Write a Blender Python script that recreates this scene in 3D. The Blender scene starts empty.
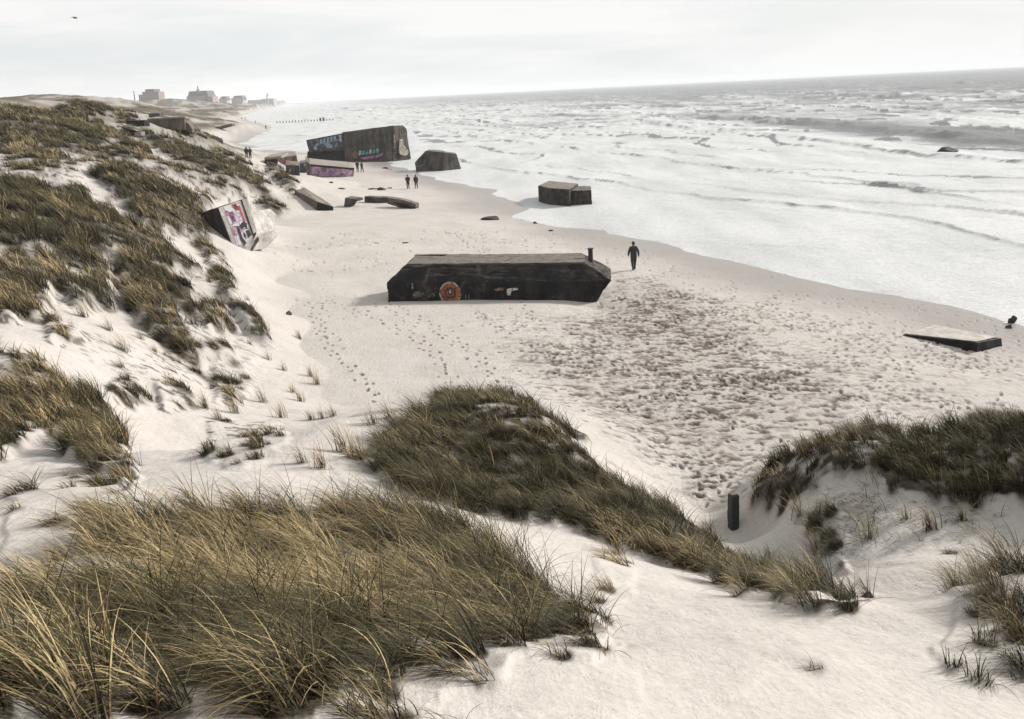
import bpy, bmesh, math, random
import numpy as np
from mathutils import Vector, Matrix, Quaternion

rng = np.random.default_rng(11)
random.seed(11)
scene = bpy.context.scene
COL = scene.collection
R = math.radians

# ------------------------------------------------------------------ camera
HC = 11.2                       # eye height above the sea
FPX, CX, CY = 1000.0, 512.0, 295.0
ROLL = math.atan2(36, 730)
PITCH = math.atan2(203.9, FPX)
Fv = np.array([0, math.cos(PITCH), -math.sin(PITCH)])
R0 = np.array([1.0, 0, 0]); U0 = np.array([0, math.sin(PITCH), math.cos(PITCH)])
Rv = R0 * math.cos(ROLL) - U0 * math.sin(ROLL)
Uv = U0 * math.cos(ROLL) + R0 * math.sin(ROLL)
CAM = np.array([0, 0, HC])

cam_d = bpy.data.cameras.new("camera"); cam = bpy.data.objects.new("camera", cam_d); COL.objects.link(cam)
M = Matrix(((Rv[0], Uv[0], -Fv[0], 0), (Rv[1], Uv[1], -Fv[1], 0), (Rv[2], Uv[2], -Fv[2], HC), (0, 0, 0, 1)))
cam.matrix_world = M
cam_d.sensor_fit = 'HORIZONTAL'; cam_d.sensor_width = 36.0
cam_d.lens = FPX / 1024 * 36.0
cam_d.shift_y = -(359.5 - CY) / 1024
cam_d.clip_start = 0.1; cam_d.clip_end = 60000
scene.camera = cam

def ray(px, py):
    d = Fv + Rv * ((px - CX) / FPX) + Uv * ((CY - py) / FPX)
    return d

def proj(x, y, z):
    dx, dy, dz = x - CAM[0], y - CAM[1], z - CAM[2]
    w = dx * Fv[0] + dy * Fv[1] + dz * Fv[2]
    w = np.where(np.abs(w) < 1e-6, 1e-6, w)
    u = CX + FPX * (dx * Rv[0] + dy * Rv[1] + dz * Rv[2]) / w
    v = CY - FPX * (dx * Uv[0] + dy * Uv[1] + dz * Uv[2]) / w
    return u, v, w

def at_r(px, py, r):
    """point seen at a pixel, at horizontal distance r"""
    d = ray(px, py); h = math.hypot(d[0], d[1])
    return CAM + d * (r / h)

def at_z(px, py, z):
    d = ray(px, py)
    return CAM + d * ((z - HC) / d[2])

def at_y(px, py, y):
    d = ray(px, py)
    return CAM + d * (y / d[1])

# ------------------------------------------------------------------ noise
def _hash(ix, iy, seed):
    n = (ix.astype(np.int64) * 374761393 + iy.astype(np.int64) * 668265263 + seed * 1442695041) & 0xFFFFFFFF
    n = ((n ^ (n >> 13)) * 1274126177) & 0xFFFFFFFF
    n = n ^ (n >> 16)
    return (n & 0xFFFF) / 65535.0

def vnoise(x, y, seed=0):
    ix = np.floor(x); iy = np.floor(y); fx = x - ix; fy = y - iy
    fx = fx * fx * fx * (fx * (fx * 6 - 15) + 10); fy = fy * fy * fy * (fy * (fy * 6 - 15) + 10)
    a = _hash(ix, iy, seed); b = _hash(ix + 1, iy, seed); c = _hash(ix, iy + 1, seed); d = _hash(ix + 1, iy + 1, seed)
    return (a + (b - a) * fx) * (1 - fy) + (c + (d - c) * fx) * fy

def fbm(x, y, oct=4, seed=0):
    s = 0; a = 0.5; t = 0
    for i in range(oct):
        cs, sn = math.cos(0.6 * i), math.sin(0.6 * i)
        s = s + a * vnoise(x * cs - y * sn + i * 17.3, x * sn + y * cs - i * 9.1, seed + i); t += a
        a *= 0.5; x = x * 2.03; y = y * 2.03
    return s / t          # 0..1

def sstep(a, b, x):
    t = np.clip((x - a) / (b - a), 0, 1); return t * t * (3 - 2 * t)

# ------------------------------------------------------------------ coast
shore_px = [(1015, 321), (985, 311), (960, 304), (900, 293), (850, 285), (800, 276), (740, 262), (690, 247), (650, 240),
            (630,237), (612,234), (597,227.5), (577,222), (566,217), (538,211.5), (521,206.5), (508,198), (488,190), (465, 182), (440, 177.5), (415, 173), (398, 166), (375, 160),
            (330, 154), (290, 151.5), (258, 149), (243, 144), (252, 137), (268, 131), (273, 127), (262, 123.5), (248, 120), (240, 117), (250, 113),
            (263, 110), (276, 107), (287, 104.5)]
shore = [at_z(a, b, 0.0)[:2] for a, b in shore_px]
d0 = np.array(shore[0]) - np.array(shore[4]); d0 = d0 / np.linalg.norm(d0)
near_ext = [np.array(shore[0]) + d0 * t for t in (20000, 400, 60, 12)]
shore = [tuple(p) for p in near_ext] + [tuple(p) for p in shore]
far_end = np.array(shore[-1])
land_poly = np.array(shore + [(far_end[0] - 1500, far_end[1] + 400), (-30000, 9000), (-30000, -30000), (-2000, -30000)])
shore = np.array(shore)

def in_poly(x, y, poly):
    c = np.zeros(x.shape, bool); n = len(poly); j = n - 1
    for i in range(n):
        xi, yi = poly[i]; xj, yj = poly[j]
        if yi != yj:
            cond = ((yi > y) != (yj > y)) & (x < (xj - xi) * (y - yi) / (yj - yi) + xi)
            c ^= cond
        j = i
    return c

def seg_dist(x, y, pts):
    best = np.full(x.shape, 1e18)
    for i in range(len(pts) - 1):
        ax, ay = pts[i]; bx, by = pts[i + 1]
        vx, vy = bx - ax, by - ay; L = vx * vx + vy * vy + 1e-12
        t = np.clip(((x - ax) * vx + (y - ay) * vy) / L, 0, 1)
        dx = x - ax - t * vx; dy = y - ay - t * vy
        best = np.minimum(best, dx * dx + dy * dy)
    return np.sqrt(best)

def shore_s(x, y):
    """signed distance inland from the waterline"""
    d = seg_dist(x, y, shore)
    s = np.where(in_poly(x, y, land_poly), d, -d)
    amp = np.clip(np.hypot(x, y) / 60, .5, 3)
    return s + amp * (0.9 * (fbm(x * .12, y * .12, 2, 5) - .5) * 2 + .25 * (vnoise(x * .9, y * .9, 6) - .5))

def beach_z(s):
    return np.where(s > 0, 0.95 * (1 - np.exp(-s / 16.0)), np.maximum(s * .06, -3.0))

# ------------------------------------------------------------------ dune control points (photo pixel, distance)
CP = [
 # foreground slope below the photographer
 (100,719,5.2),(300,719,5.2),(512,719,5.3),(700,719,5.8),(900,719,6.6),(1015,719,7.2),(-80,719,5.4),
 (50,640,7.4),(300,640,7.4),(512,640,7.5),(700,640,8.2),(900,640,9.5),(1015,640,10),
 (50,580,9.6),(300,580,9.8),(512,580,10.4),(600,585,11),(690,590,12.5),(800,600,14.5),(900,600,14.2),(985,590,12.4),(1040,580,12.4),
 (40,520,12.4),(150,500,13.2),(300,490,14),(420,500,14),(520,545,12.6),(590,572,12),
 # sand strip and ridge
 (60,503,14.5),(120,490,15.5),(170,468,17.5),(230,452,18.6),(290,437,19.6),(340,428,20.2),(380,422,20.6),(330,460,16.8),(400,478,16.2),(470,500,15.6),(560,532,14.6),(640,562,14.6),(720,582,15.2),
 # hollow behind ridge
 (160,455,24),(215,438,27),(270,425,28.5),(320,412,30),(120,462,22),
 # central hummock
 (395,440,18.6),(430,425,20.0),(470,415,21.0),(520,420,20.8),(560,440,20.2),(600,465,20),(640,500,19.6),(690,535,19.3),(740,560,19.2),(800,577,18.4),
 (450,465,17.6),(540,490,17.6),(620,530,17.0),(700,565,16.6),
 (440,400,26.5),(520,402,27),(590,440,26),
 # lower right dune
 (770,490,23.5),(800,475,23.0),(830,462,22.6),(862,455,22.4),(905,455,23),(960,458,23),(1015,450,23.5),(1060,440,24),
 (830,500,20.6),(870,478,21.2),(920,490,20.6),(960,492,20.6),(1015,486,20.5),(1060,480,20.5),
 (800,540,19.5),(850,545,18.9),(900,545,18.6),(950,540,18.6),(1005,532,18.8),(880,570,17.2),(940,570,16.4),(800,570,18.4),(745,535,22.5),
 # left slope
 (60,450,21),(60,400,25),(20,360,27),(100,360,31),(140,400,29),(60,315,36),(20,250,44),(60,235,49),(20,195,60),(100,170,76),
 (20,150,92),(60,130,108),(15,104,135),(40,108,135),(85,107,145),(120,122,140),(150,130,142),(185,130,150),(200,150,132),(228,165,122),
 (235,180,103),(262,180,112),(200,300,45),(170,340,38),(200,360,37),(235,370,37),(120,310,40),(200,250,60),(170,215,66),(130,230,56),(150,190,72),(195,195,78),(100,260,47),
 (240,300,48),(215,275,53),(260,325,43.5),(90,205,62),(130,145,118),
 # far dunes and town ridge
 (45,101,420),(70,96,440),(100,97,450),(130,103,470),(120,112,330),(160,112,420),(200,120,400),(150,105,900),(180,100,1500),(210,102,1500),(235,104.5,1500),(225,112,800),(262,104.2,2600),(10,107,300),(-60,100,420),(-60,104,150),
]
# feet of the dunes and open beach: no dune there
ZERO = [(340,405),(300,345),(288,310),(275,280),(262,250),(275,225),(300,215),(345,225),(300,250),(350,300),(420,360),(500,340),(600,400),(680,460),(715,505),(735,525),
        (760,450),(850,415),(950,410),(1015,400),(1080,420),(700,330),(850,340),(600,290),(480,260),(420,220),(360,185),(330,178),(300,172),(285,178),(262,150),(235,140),(225,128),(240,122),(215,122),(560,240),(900,320),(1050,340),(250,113),
        (450,195),(255,160)]
cps = []
def zb_pt(p):
    return float(beach_z(shore_s(np.array([p[0]]), np.array([p[1]])))[0])
for a, b, r in CP:
    p = at_r(a, b, r); cps.append((p[0], p[1], p[2] - zb_pt(p)))
for a, b in ZERO:
    p = at_z(a, b, .8); cps.append((p[0], p[1], 0.0))
for az, r, z in [(0, 1.2, 9.5), (1.6, 1.2, 9.5), (-1.6, 1.2, 9.5), (3.1, 1.2, 9.6), (-1.0, 5, 8.0), (-1.6, 6, 8.8), (1.0, 6, 6.5), (1.6, 8, 6.5), (2.4, 8, 8.5), (3.14, 8, 9),
                 (-2.4, 8, 9), (-.8, 14, 6.2), (-.75, 25, 4.6), (-.8, 50, 6.5), (-1.2, 25, 7), (-1.2, 80, 9), (-2, 40, 9), (3.14, 40, 9), (2.2, 30, 4), (1.4, 20, 3.5), (.85, 14, 3.4),
                 (.8, 22, 1.8), (.9, 40, .9), (1.3, 45, .9), (1.9, 60, 1), (-.9, 150, 12), (-.7, 400, 14), (-1.6, 400, 12), (-2.6, 300, 10), (3.0, 300, 8), (-.5, 1500, 14), (-1.2, 3000, 10), (-.4, 5000, 5), (2.3, 400, 1.2)]:
    x, y = math.sin(az) * r, math.cos(az) * r
    cps.append((x, y, z - zb_pt((x, y))))
cps = np.array(cps)
def emb(x, y):
    r = np.hypot(x, y) + .3; return np.log(r), x / r, y / r
def rscale(x, y): return np.hypot(x, y) + 8.0
E = np.stack(emb(cps[:, 0], cps[:, 1]), 1)
CC = .05
def kern(d2): return -np.sqrt(d2 + CC * CC)
D2 = ((E[:, None, :] - E[None, :, :]) ** 2).sum(-1)
q = cps[:, 2] / rscale(cps[:, 0], cps[:, 1])
W = np.linalg.solve(kern(D2) - 1e-4 * np.eye(len(E)), q)

def dune_resid(x, y):
    sh = x.shape; x = x.ravel(); y = y.ravel(); out = np.empty(x.size)
    l, sx, cy = emb(x, y)
    for i in range(0, x.size, 40000):
        sl = slice(i, i + 40000)
        d2 = (l[sl, None] - E[None, :, 0]) ** 2 + (sx[sl, None] - E[None, :, 1]) ** 2 + (cy[sl, None] - E[None, :, 2]) ** 2
        out[sl] = kern(d2) @ W
    return (out * rscale(x, y)).reshape(sh)

# ------------------------------------------------------------------ grass cover drawn as areas of the dunes
GP = [  # polygon, density, length, straw share
 ([(-90,545),(-40,536),(20,530),(60,517),(110,508),(150,497),(200,486),(300,484),(380,493),(430,505),(480,522),(540,550),(590,567),(606,585),(596,618),(520,615),(450,640),(370,632),(300,655),(210,640),(120,668),(40,655),(-90,690)], 1.1, .95, .62),
 ([(600,585),(640,640),(560,700),(300,690),(100,735),(-90,735),(-90,660),(300,640)], .22, .7, .6),
 ([(5,470),(60,455),(140,460),(150,474),(60,498),(5,505)], .3, .6, .6),
 ([(380,428),(400,410),(440,398),(490,393),(540,405),(570,425),(600,450),(640,485),(690,518),(740,543),(790,567),(840,572),(890,572),(820,578),(740,564),(680,546),(640,532),(600,520),(560,506),(520,500),(480,492),(440,482),(400,472),(370,452)], 1.5, .76, .10),
 ([(330,445),(375,430),(390,480),(340,470)], .18, .55, .8),
 ([(585,530),(625,540),(625,575),(590,570)], .2, .6, .7),
 ([(748,492),(765,470),(800,448),(840,432),(870,425),(905,435),(960,425),(985,415),(1060,418),(1060,486),(980,486),(940,480),(880,464),(845,462),(800,484),(770,496)], 1.6, .74, .12),
 ([(795,495),(835,482),(850,500),(835,535),(845,556),(818,550)], .55, .6, .06),
 ([(835,470),(875,480),(930,530),(960,505),(985,540),(880,545),(840,545)], .16, .4, .3),
 ([(940,585),(960,562),(985,548),(1050,532),(1060,610),(940,605)], .55, .95, .85),
 ([(930,605),(1060,596),(1060,650),(960,640)], .5, .95, .6),
 ([(-60,640),(700,612),(1060,640),(1060,735),(-60,735)], .045, .8, .6),
 # left dunes
 ([(-40,138),(60,138),(128,150),(125,168),(60,172),(-40,172)], .5, .7, .35),
 ([(100,108),(142,112),(140,122),(118,120)], .6, .8, .6),
 ([(205,140),(240,156),(270,178),(262,186),(225,165)], .7, .7, .3),
 ([(140,345),(240,330),(262,345),(255,372),(160,375)], .18, .5, .4),
 ([(55,380),(110,400),(118,440),(70,420)], .5, .8, .4),
 ([(-40,175),(10,180),(60,190),(110,213),(150,233),(200,262),(205,272),(170,264),(120,247),(60,240),(-40,238)], 1.3, .9, .12),
 ([(-40,228),(10,228),(50,235),(90,250),(115,275),(112,300),(75,300),(58,278),(45,310),(-40,318)], 1.0, .9, .5),
 ([(115,250),(150,260),(190,283),(202,315),(170,303),(140,287),(118,270)], 1.3, .8, .12),
 ([(120,280),(150,288),(190,323),(225,338),(237,357),(195,357),(165,337),(140,312)], 1.0, .8, .4),
 ([(200,240),(220,250),(237,290),(264,320),(270,337),(247,332),(235,302),(212,270)], .9, .7, .25),
 ([(205,298),(232,303),(234,326),(208,322)], 1.1, .7, .25),
 ([(-40,345),(10,350),(55,355),(75,385),(110,395),(122,430),(132,462),(90,452),(60,422),(20,425),(-40,470)], 1.0, .9, .4),
 ([(45,310),(75,318),(85,330),(50,330)], .5, .6, .4),
 ([(55,312),(150,330),(150,375),(60,345)], .06, .5, .6),
 ([(108,372),(140,370),(148,392),(115,392)], .6, .5, .15),
 ([(158,376),(192,376),(198,400),(165,402)], .6, .5, .15),
 ([(214,355),(250,357),(252,394),(216,396)], .5, .6, .3),
 ([(205,415),(275,412),(280,432),(215,444)], .3, .5, .3),
 ([(235,340),(300,370),(300,400),(235,400)], .05, .45, .7),
 ([(95,170),(130,167),(165,180),(205,198),(208,238),(180,230),(150,226),(130,200)], 1.3, .9, .12),
 ([(-40,104),(10,106),(60,112),(100,120),(132,137),(105,147),(60,150),(-40,142)], 1.2, 1.0, .2),
 ([(58,106),(80,102),(104,104),(116,111),(70,117)], 1.6, 1.0, .05),
 ([(10,150),(60,142),(95,150),(60,162),(10,158)], .6, .7, .6),
 ([(10,158),(60,165),(85,178),(20,175)], .35, .6, .6),
 ([(120,138),(150,146),(145,162),(118,152)], .9, .8, .4),
 ([(135,128),(190,146),(240,163),(268,190),(240,182),(200,167),(160,152)], 1.3, .8, .04),  # straw share cut to paint the grass below the ruins as shaded
 ([(110,158),(160,158),(200,172),(170,178),(130,168)], .7, .7, .35),
 ([(185,165),(230,180),(258,198),(225,196),(200,185)], .7, .7, .15),
 ([(55,186),(80,180),(94,195),(70,202)], .9, .8, .35),
 ([(192,195),(208,190),(214,206),(200,214)], .8, .7, .4),
 ([(253,198),(270,197),(290,208),(262,209)], .9, .6, .15),
 ([(266,166),(276,164),(302,187),(292,192),(270,172)], 1.2, .6, .05),
 ([(118,112),(142,116),(142,128),(120,126)], .7, .8, .4), ([(188,124),(230,140),(190,140),(160,134)], .7, .7, .2),
]
GPB = [(np.array(p, float), d, l, s) for p, d, l, s in GP]

LEAN = {0: .30, 1: .2, 2: .3, 3: .12, 6: -.16, 7: 0, 9: 0, 10: .05}
def cover(x, y, z, rise=.22):
    """grass density, blade length and straw share at ground points"""
    r = np.hypot(x, y)
    u, v, w = proj(x, y, z + np.where(r < 24, .40, .32))
    jit = np.clip(5 + 100 / np.maximum(r, 3), 6, 34) * np.clip(20 / np.maximum(r, 1) + .25, .3, 1)
    u2 = u + (fbm(x * .9, y * .9, 3, 31) - .5) * 3.0 * jit
    v2 = v + (fbm(x * .9 + 50, y * .9, 3, 32) - .5) * 2.0 * jit
    dens = np.zeros(x.shape); ln = np.full(x.shape, .7); st = np.full(x.shape, .4); le = np.zeros(x.shape)
    ok = w > .5
    for k_, (poly, d, l, s) in enumerate(GPB):
        m = ok & (u2 > poly[:, 0].min()) & (u2 < poly[:, 0].max()) & (v2 > poly[:, 1].min()) & (v2 < poly[:, 1].max())
        if not m.any(): continue
        idx = np.nonzero(m)
        inside = in_poly(u2[idx], v2[idx], poly)
        sub = tuple(i[inside] for i in idx)
        upd = d > dens[sub]
        sub = tuple(i[upd] for i in sub)
        dens[sub] = d; ln[sub] = l; st[sub] = s; le[sub] = LEAN.get(k_, .1)
    # dunes outside the picture: patches by noise alone
    out = ~ok | (u < -60) | (u > 1060) | (v > 900)
    nz = fbm(x * .16, y * .16, 3, 77)
    dens = np.where(out & (z > 2.2), np.where(nz > .5, .9, 0), dens)
    return dens, ln, st, le

# ------------------------------------------------------------------ footprints on the beach (height field)
FX0, FX1, FY0, FY1, FC = -22.0, 36.0, 21.0, 80.0, .04
fw, fh = int((FX1 - FX0) / FC), int((FY1 - FY0) / FC)
foot = np.zeros((fh, fw), np.float32); damp_shade_f = np.zeros((fh, fw), np.float32)
def stamp(x, y, ang, L, Wd, dep, damp):
    rad = L * .8
    i0 = int((x - rad - FX0) / FC); i1 = int((x + rad - FX0) / FC) + 1; j0 = int((y - rad - FY0) / FC); j1 = int((y + rad - FY0) / FC) + 1
    if i0 < 0 or j0 < 0 or i1 >= fw or j1 >= fh: return
    X = FX0 + (np.arange(i0, i1) + .5) * FC - x; Y = FY0 + (np.arange(j0, j1) + .5) * FC - y
    X, Y = np.meshgrid(X, Y); c, s = math.cos(ang), math.sin(ang)
    a = (X * c + Y * s) / (L / 2); b = (-X * s + Y * c) / (Wd / 2)
    q2 = a * a + b * b
    h = -dep * np.exp(-(q2 ** 1.5)) + dep * .35 * np.exp(-((np.sqrt(q2) - 1.45) / .35) ** 2)
    foot[j0:j1, i0:i1] += h
    damp_shade_f[j0:j1, i0:i1] = np.maximum(damp_shade_f[j0:j1, i0:i1], damp * np.exp(-q2 ** 1.5))  # darkens each print for its shadow as well as for damp sand
def gxy(px, py):
    p = at_z(px, py, .8); return p[:2]
def trail(pts, step=.72, dep=.07):
    P = [gxy(*p) for p in pts]; side = 1; t = 0
    for a, b in zip(P[:-1], P[1:]):
        v = b - a; L = np.linalg.norm(v); v = v / L; n = np.array([-v[1], v[0]])
        while t < L:
            c = a + v * t + n * (side * .12 + random.gauss(0, .09)); side = -side
            stamp(c[0], c[1], math.atan2(v[1], v[0]) + random.gauss(0, .2), random.uniform(.20, .36), random.uniform(.09, .16), dep * random.uniform(.5, 1.2), random.uniform(.5, 1.0))
            t += step * random.uniform(.85, 1.12)
        t -= L
trail([(308,302),(316,325),(327,350),(350,372),(372,393),(386,406)])
trail([(322,300),(324,328),(340,356),(362,378),(380,398)])
trail([(375,303),(405,318),(440,335),(470,352),(490,378),(510,400)])
trail([(388,301),(430,322),(462,340),(485,362),(505,390)], .7)
trail([(400,330),(425,350),(445,372),(465,395)])
trail([(330,300),(380,320),(420,335),(442,365),(440,385)], .8)
trail([(262,262),(300,270),(350,268),(385,262)], .7, .06)
trail([(230,246),(280,248),(330,242),(400,240)], .7, .06)
trail([(610,262),(560,246),(480,236),(420,222)], .7, .06)
trail([(720,500),(690,470),(620,440),(540,400)], .7)
for k in range(26):
    x0 = random.uniform(560, 1000); y0 = random.uniform(330, 430)
    trail([(x0, y0), (x0 + random.uniform(-160, 160), y0 - random.uniform(-20, 60)), (x0 + random.uniform(-220, 220), y0 - random.uniform(-10, 110))], .72, .065)
TR = [(np.array(p, float), d, dm) for p, d, dm in [
 ([(560,330),(600,305),(640,290),(720,310),(790,345),(830,370),(850,400),(800,425),(780,450),(720,500),(690,480),(640,440),(600,410),(540,385),(530,350)], 1.0, .75),
 ([(620,285),(680,285),(740,320),(745,350),(690,360),(620,330)], 1.5, 1.0),
 ([(650,340),(720,330),(830,360),(850,385),(740,400),(650,380)], 1.2, .95),
 ([(480,315),(620,310),(760,290),(1010,350),(1020,425),(840,420),(700,500),(520,390)], .7, .85),
 ([(600,425),(780,430),(720,510),(660,470)], 1.1, .8),
 ([(380,200),(640,245),(760,290),(640,300),(610,255),(400,240),(330,240)], .35, .5),
 ([(270,240),(390,240),(390,320),(300,310)], .16, .45),
 ([(640,262),(900,310),(1015,360),(1015,410),(800,340)], .5, .7)]]
n_try = 110000
px_ = rng.uniform(FX0, FX1, n_try); py_ = rng.uniform(FY0, FY1, n_try)
pu, pv, pw = proj(px_, py_, .8)
den = np.zeros(n_try); dmp = np.zeros(n_try)
for poly, d, dm in TR:
    m = in_poly(pu + rng.normal(0, 14, n_try), pv + rng.normal(0, 8, n_try), poly)
    den = np.where(m & (d > den), d, den); dmp = np.where(m & (dm > dmp), dm, dmp)
patch = np.clip((fbm(px_ * .35, py_ * .35, 3, 41) - .36) * 3.2, .08, 1.4)
keep = rng.random(n_try) < den * .38 * patch
Xr, Yr_ = np.meshgrid(FX0 + (np.arange(fw) + .5) * FC, FY0 + (np.arange(fh) + .5) * FC)
ru, rv, rw = proj(Xr, Yr_, .8); wx_ = (fbm(Xr * .35, Yr_ * .35, 3, 44) - .5); ru = ru + wx_ * 150; rv = rv + (fbm(Xr * .35 + 31, Yr_ * .35, 3, 45) - .5) * 70
chm = np.zeros(Xr.shape, np.float32)
for poly, d, dm in TR[:5]:
    if d < .4: continue
    chm = np.maximum(chm, in_poly(ru, rv, poly) * min(d, 1.2) * (.8 if d > .9 else .45))
for st_ in (24, 17, 12, 24, 9, 17, 6, 3, 12):
    chm = (np.roll(chm, st_, 0) + 2 * chm + np.roll(chm, -st_, 0)) / 4; chm = (np.roll(chm, st_, 1) + 2 * chm + np.roll(chm, -st_, 1)) / 4
ch1 = fbm(Xr * 2.1 + Yr_ * .5, Yr_ * 4.2, 3, 46); ch2 = fbm(Xr * 5.0, Yr_ * 8.0, 2, 47)
chn = .6 * ch1 + .4 * ch2
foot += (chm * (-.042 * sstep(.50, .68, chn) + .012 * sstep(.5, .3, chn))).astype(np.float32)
damp_shade_f[:] = np.maximum(damp_shade_f, chm * sstep(.52, .68, chn) * 1.0)  # churned low spots darkened too, part damp, part painted shade
for x, y, dm in zip(px_[keep], py_[keep], dmp[keep]):
    stamp(x, y, random.gauss(.2, .75), random.uniform(.13, .42), random.uniform(.06, .16), random.uniform(.04, .095), min(1, dm * random.uniform(.6, 1.3)))
foot = np.clip(foot, -.13, .07)

def foot_at(x, y, arr):
    i = (x - FX0) / FC - .5; j = (y - FY0) / FC - .5
    ok = (i > 0) & (j > 0) & (i < fw - 2) & (j < fh - 2)
    ii = np.clip(np.floor(i), 0, fw - 2).astype(int); jj = np.clip(np.floor(j), 0, fh - 2).astype(int)
    fx = i - ii; fy = j - jj
    v = (arr[jj, ii] * (1 - fx) + arr[jj, ii + 1] * fx) * (1 - fy) + (arr[jj + 1, ii] * (1 - fx) + arr[jj + 1, ii + 1] * fx) * fy
    return np.where(ok, v, 0)

SC = [  # scour hollows beside things: pixel, radius m, depth m
 (604,301,1.6,.28),(380,292,1.3,.2),(975,356,1.6,.1),(735,529,.5,.06),(246,248,2.2,-.8),(259,250,1.5,-.75),(556,209,3.2,.3),(578,214,3.0,.25),(535,207,2.5,.25)]
SCW = [(*gxy(a, b), r, d) for a, b, r, d in SC]

def ground(x, y, detail=True):
    x = np.asarray(x, float); y = np.asarray(y, float)
    s = shore_s(x, y)
    res = dune_resid(x, y)
    r = np.hypot(x, y)
    res = np.where(s > 0, np.maximum(res, 0) * sstep(0, 6, s), 0)
    dm = np.clip(np.abs(res) / 1.6, 0, 1)
    z = beach_z(s) + res
    z = z + dm * ((fbm(x * .22, y * .22, 3, 3) - .5) * np.where(r > 24, 1.15, .55) + (fbm(x * .9, y * .9, 3, 4) - .5) * .16) * np.clip(r / 9, .3, 1)
    z = z + np.where(r > 160, dm * (fbm(x * .02, y * .02, 5, 8) - .5) * np.clip((r - 160) * .02, 0, 7), 0)
    z = z + np.clip(s / 8, 0, 1) * (1 - dm) * ((fbm(x * .18, y * .18, 3, 9) - .5) * .22 + (fbm(x * 1.3, y * 1.3, 2, 10) - .5) * .035)
    for a, b, rr, d in SCW:
        z = z - d * np.exp(-((x - a) ** 2 + (y - b) ** 2) / (rr * rr))
    return z, s, dm

def gz(x, y):
    return float(ground(np.array([x]), np.array([y]))[0][0])

def gp(px, py):
    """where the sight line through a pixel meets the ground"""
    d = ray(px, py); h = math.hypot(d[0], d[1])
    rr = np.exp(np.linspace(math.log(3), math.log(4000), 1500))
    X = d[0] * rr / h; Y = d[1] * rr / h; Zr = HC + d[2] * rr / h
    Z = ground(X, Y)[0]
    i = np.nonzero(Zr < Z)[0]
    k = i[0] if len(i) else len(rr) - 1
    if k > 0:
        a = Zr[k - 1] - Z[k - 1]; b = Zr[k] - Z[k]; t = a / (a - b + 1e-9); r = rr[k - 1] + (rr[k] - rr[k - 1]) * np.clip(t, 0, 1)
    else: r = rr[0]
    return np.array([d[0] * r / h, d[1] * r / h, HC + d[2] * r / h])

# ------------------------------------------------------------------ object helpers
def tag(o, label=None, cat=None, group=None, kind=None):
    if label: o['label'] = label
    if cat: o['category'] = cat
    if group: o['group'] = group
    if kind: o['kind'] = kind
    return o
def link(o, parent=None):
    COL.objects.link(o)
    if parent is not None: o.parent = parent
    return o
def empty(name, loc, label=None, cat=None, group=None):
    o = bpy.data.objects.new(name, None); o.location = loc; o.empty_display_size = .3
    COL.objects.link(o); return tag(o, label, cat, group)
def np_mesh(name, V, F, mat=None, smooth=True, attrs=None, parent=None, colors=None):
    """V n x 3, F m x 4 or m x 3"""
    me = bpy.data.meshes.new(name); V = np.asarray(V, np.float32); F = np.asarray(F, np.int32)
    me.vertices.add(len(V)); me.vertices.foreach_set('co', V.ravel())
    k = F.shape[1]
    me.loops.add(F.size); me.loops.foreach_set('vertex_index', F.ravel())
    me.polygons.add(len(F)); me.polygons.foreach_set('loop_start', np.arange(0, F.size, k, dtype=np.int32))
    me.polygons.foreach_set('loop_total', np.full(len(F), k, np.int32))
    me.polygons.foreach_set('use_smooth', np.full(len(F), smooth, bool))
    for n, a in (attrs or {}).items():
        at = me.attributes.new(n, 'FLOAT', 'POINT'); at.data.foreach_set('value', np.asarray(a, np.float32))
    for n, a in (colors or {}).items():
        at = me.attributes.new(n, 'FLOAT_COLOR', 'POINT'); at.data.foreach_set('color', np.asarray(a, np.float32).ravel())
    me.update(calc_edges=True)
    if mat: me.materials.append(mat)
    o = bpy.data.objects.new(name, me)
    return link(o, parent)
def bm_obj(name, bm, mat, parent=None, bevel=0, smooth=False, rel=None):
    me = bpy.data.meshes.new(name)
    bmesh.ops.recalc_face_normals(bm, faces=bm.faces[:])
    if bevel:
        bmesh.ops.bevel(bm, geom=[e for e in bm.edges if e.calc_face_angle(0) > .35], offset=bevel, segments=2, profile=.6, affect='EDGES', clamp_overlap=True)
    if rel is not None: bmesh.ops.translate(bm, verts=bm.verts[:], vec=-Vector(rel))
    bm.to_mesh(me); bm.free()
    for p in me.polygons: p.use_smooth = smooth
    for m in (mat if isinstance(mat, (list, tuple)) else [mat]): me.materials.append(m)
    o = bpy.data.objects.new(name, me)
    return link(o, parent)
def rough(bm, amp, scale, seed=1, cuts=0):
    """subdivide and weather a block a little"""
    from mathutils import noise
    if cuts: bmesh.ops.subdivide_edges(bm, edges=bm.edges[:], cuts=cuts, use_grid_fill=True)
    bm.normal_update()
    for v in bm.verts:
        n = noise.fractal(v.co * scale + Vector((seed * 7.1, 0, 0)), 1.0, 2.0, 3)
        v.co += v.normal * n * amp
def hull(pts):
    bm = bmesh.new()
    for p in pts: bm.verts.new(Vector(p))
    r = bmesh.ops.convex_hull(bm, input=bm.verts[:])
    junk = list({e for e in r['geom_interior'] + r['geom_unused'] if isinstance(e, bmesh.types.BMVert)})
    if junk: bmesh.ops.delete(bm, geom=junk, context='VERTS')
    bmesh.ops.dissolve_limit(bm, angle_limit=.03, verts=bm.verts[:], edges=bm.edges[:])
    return bm
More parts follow.
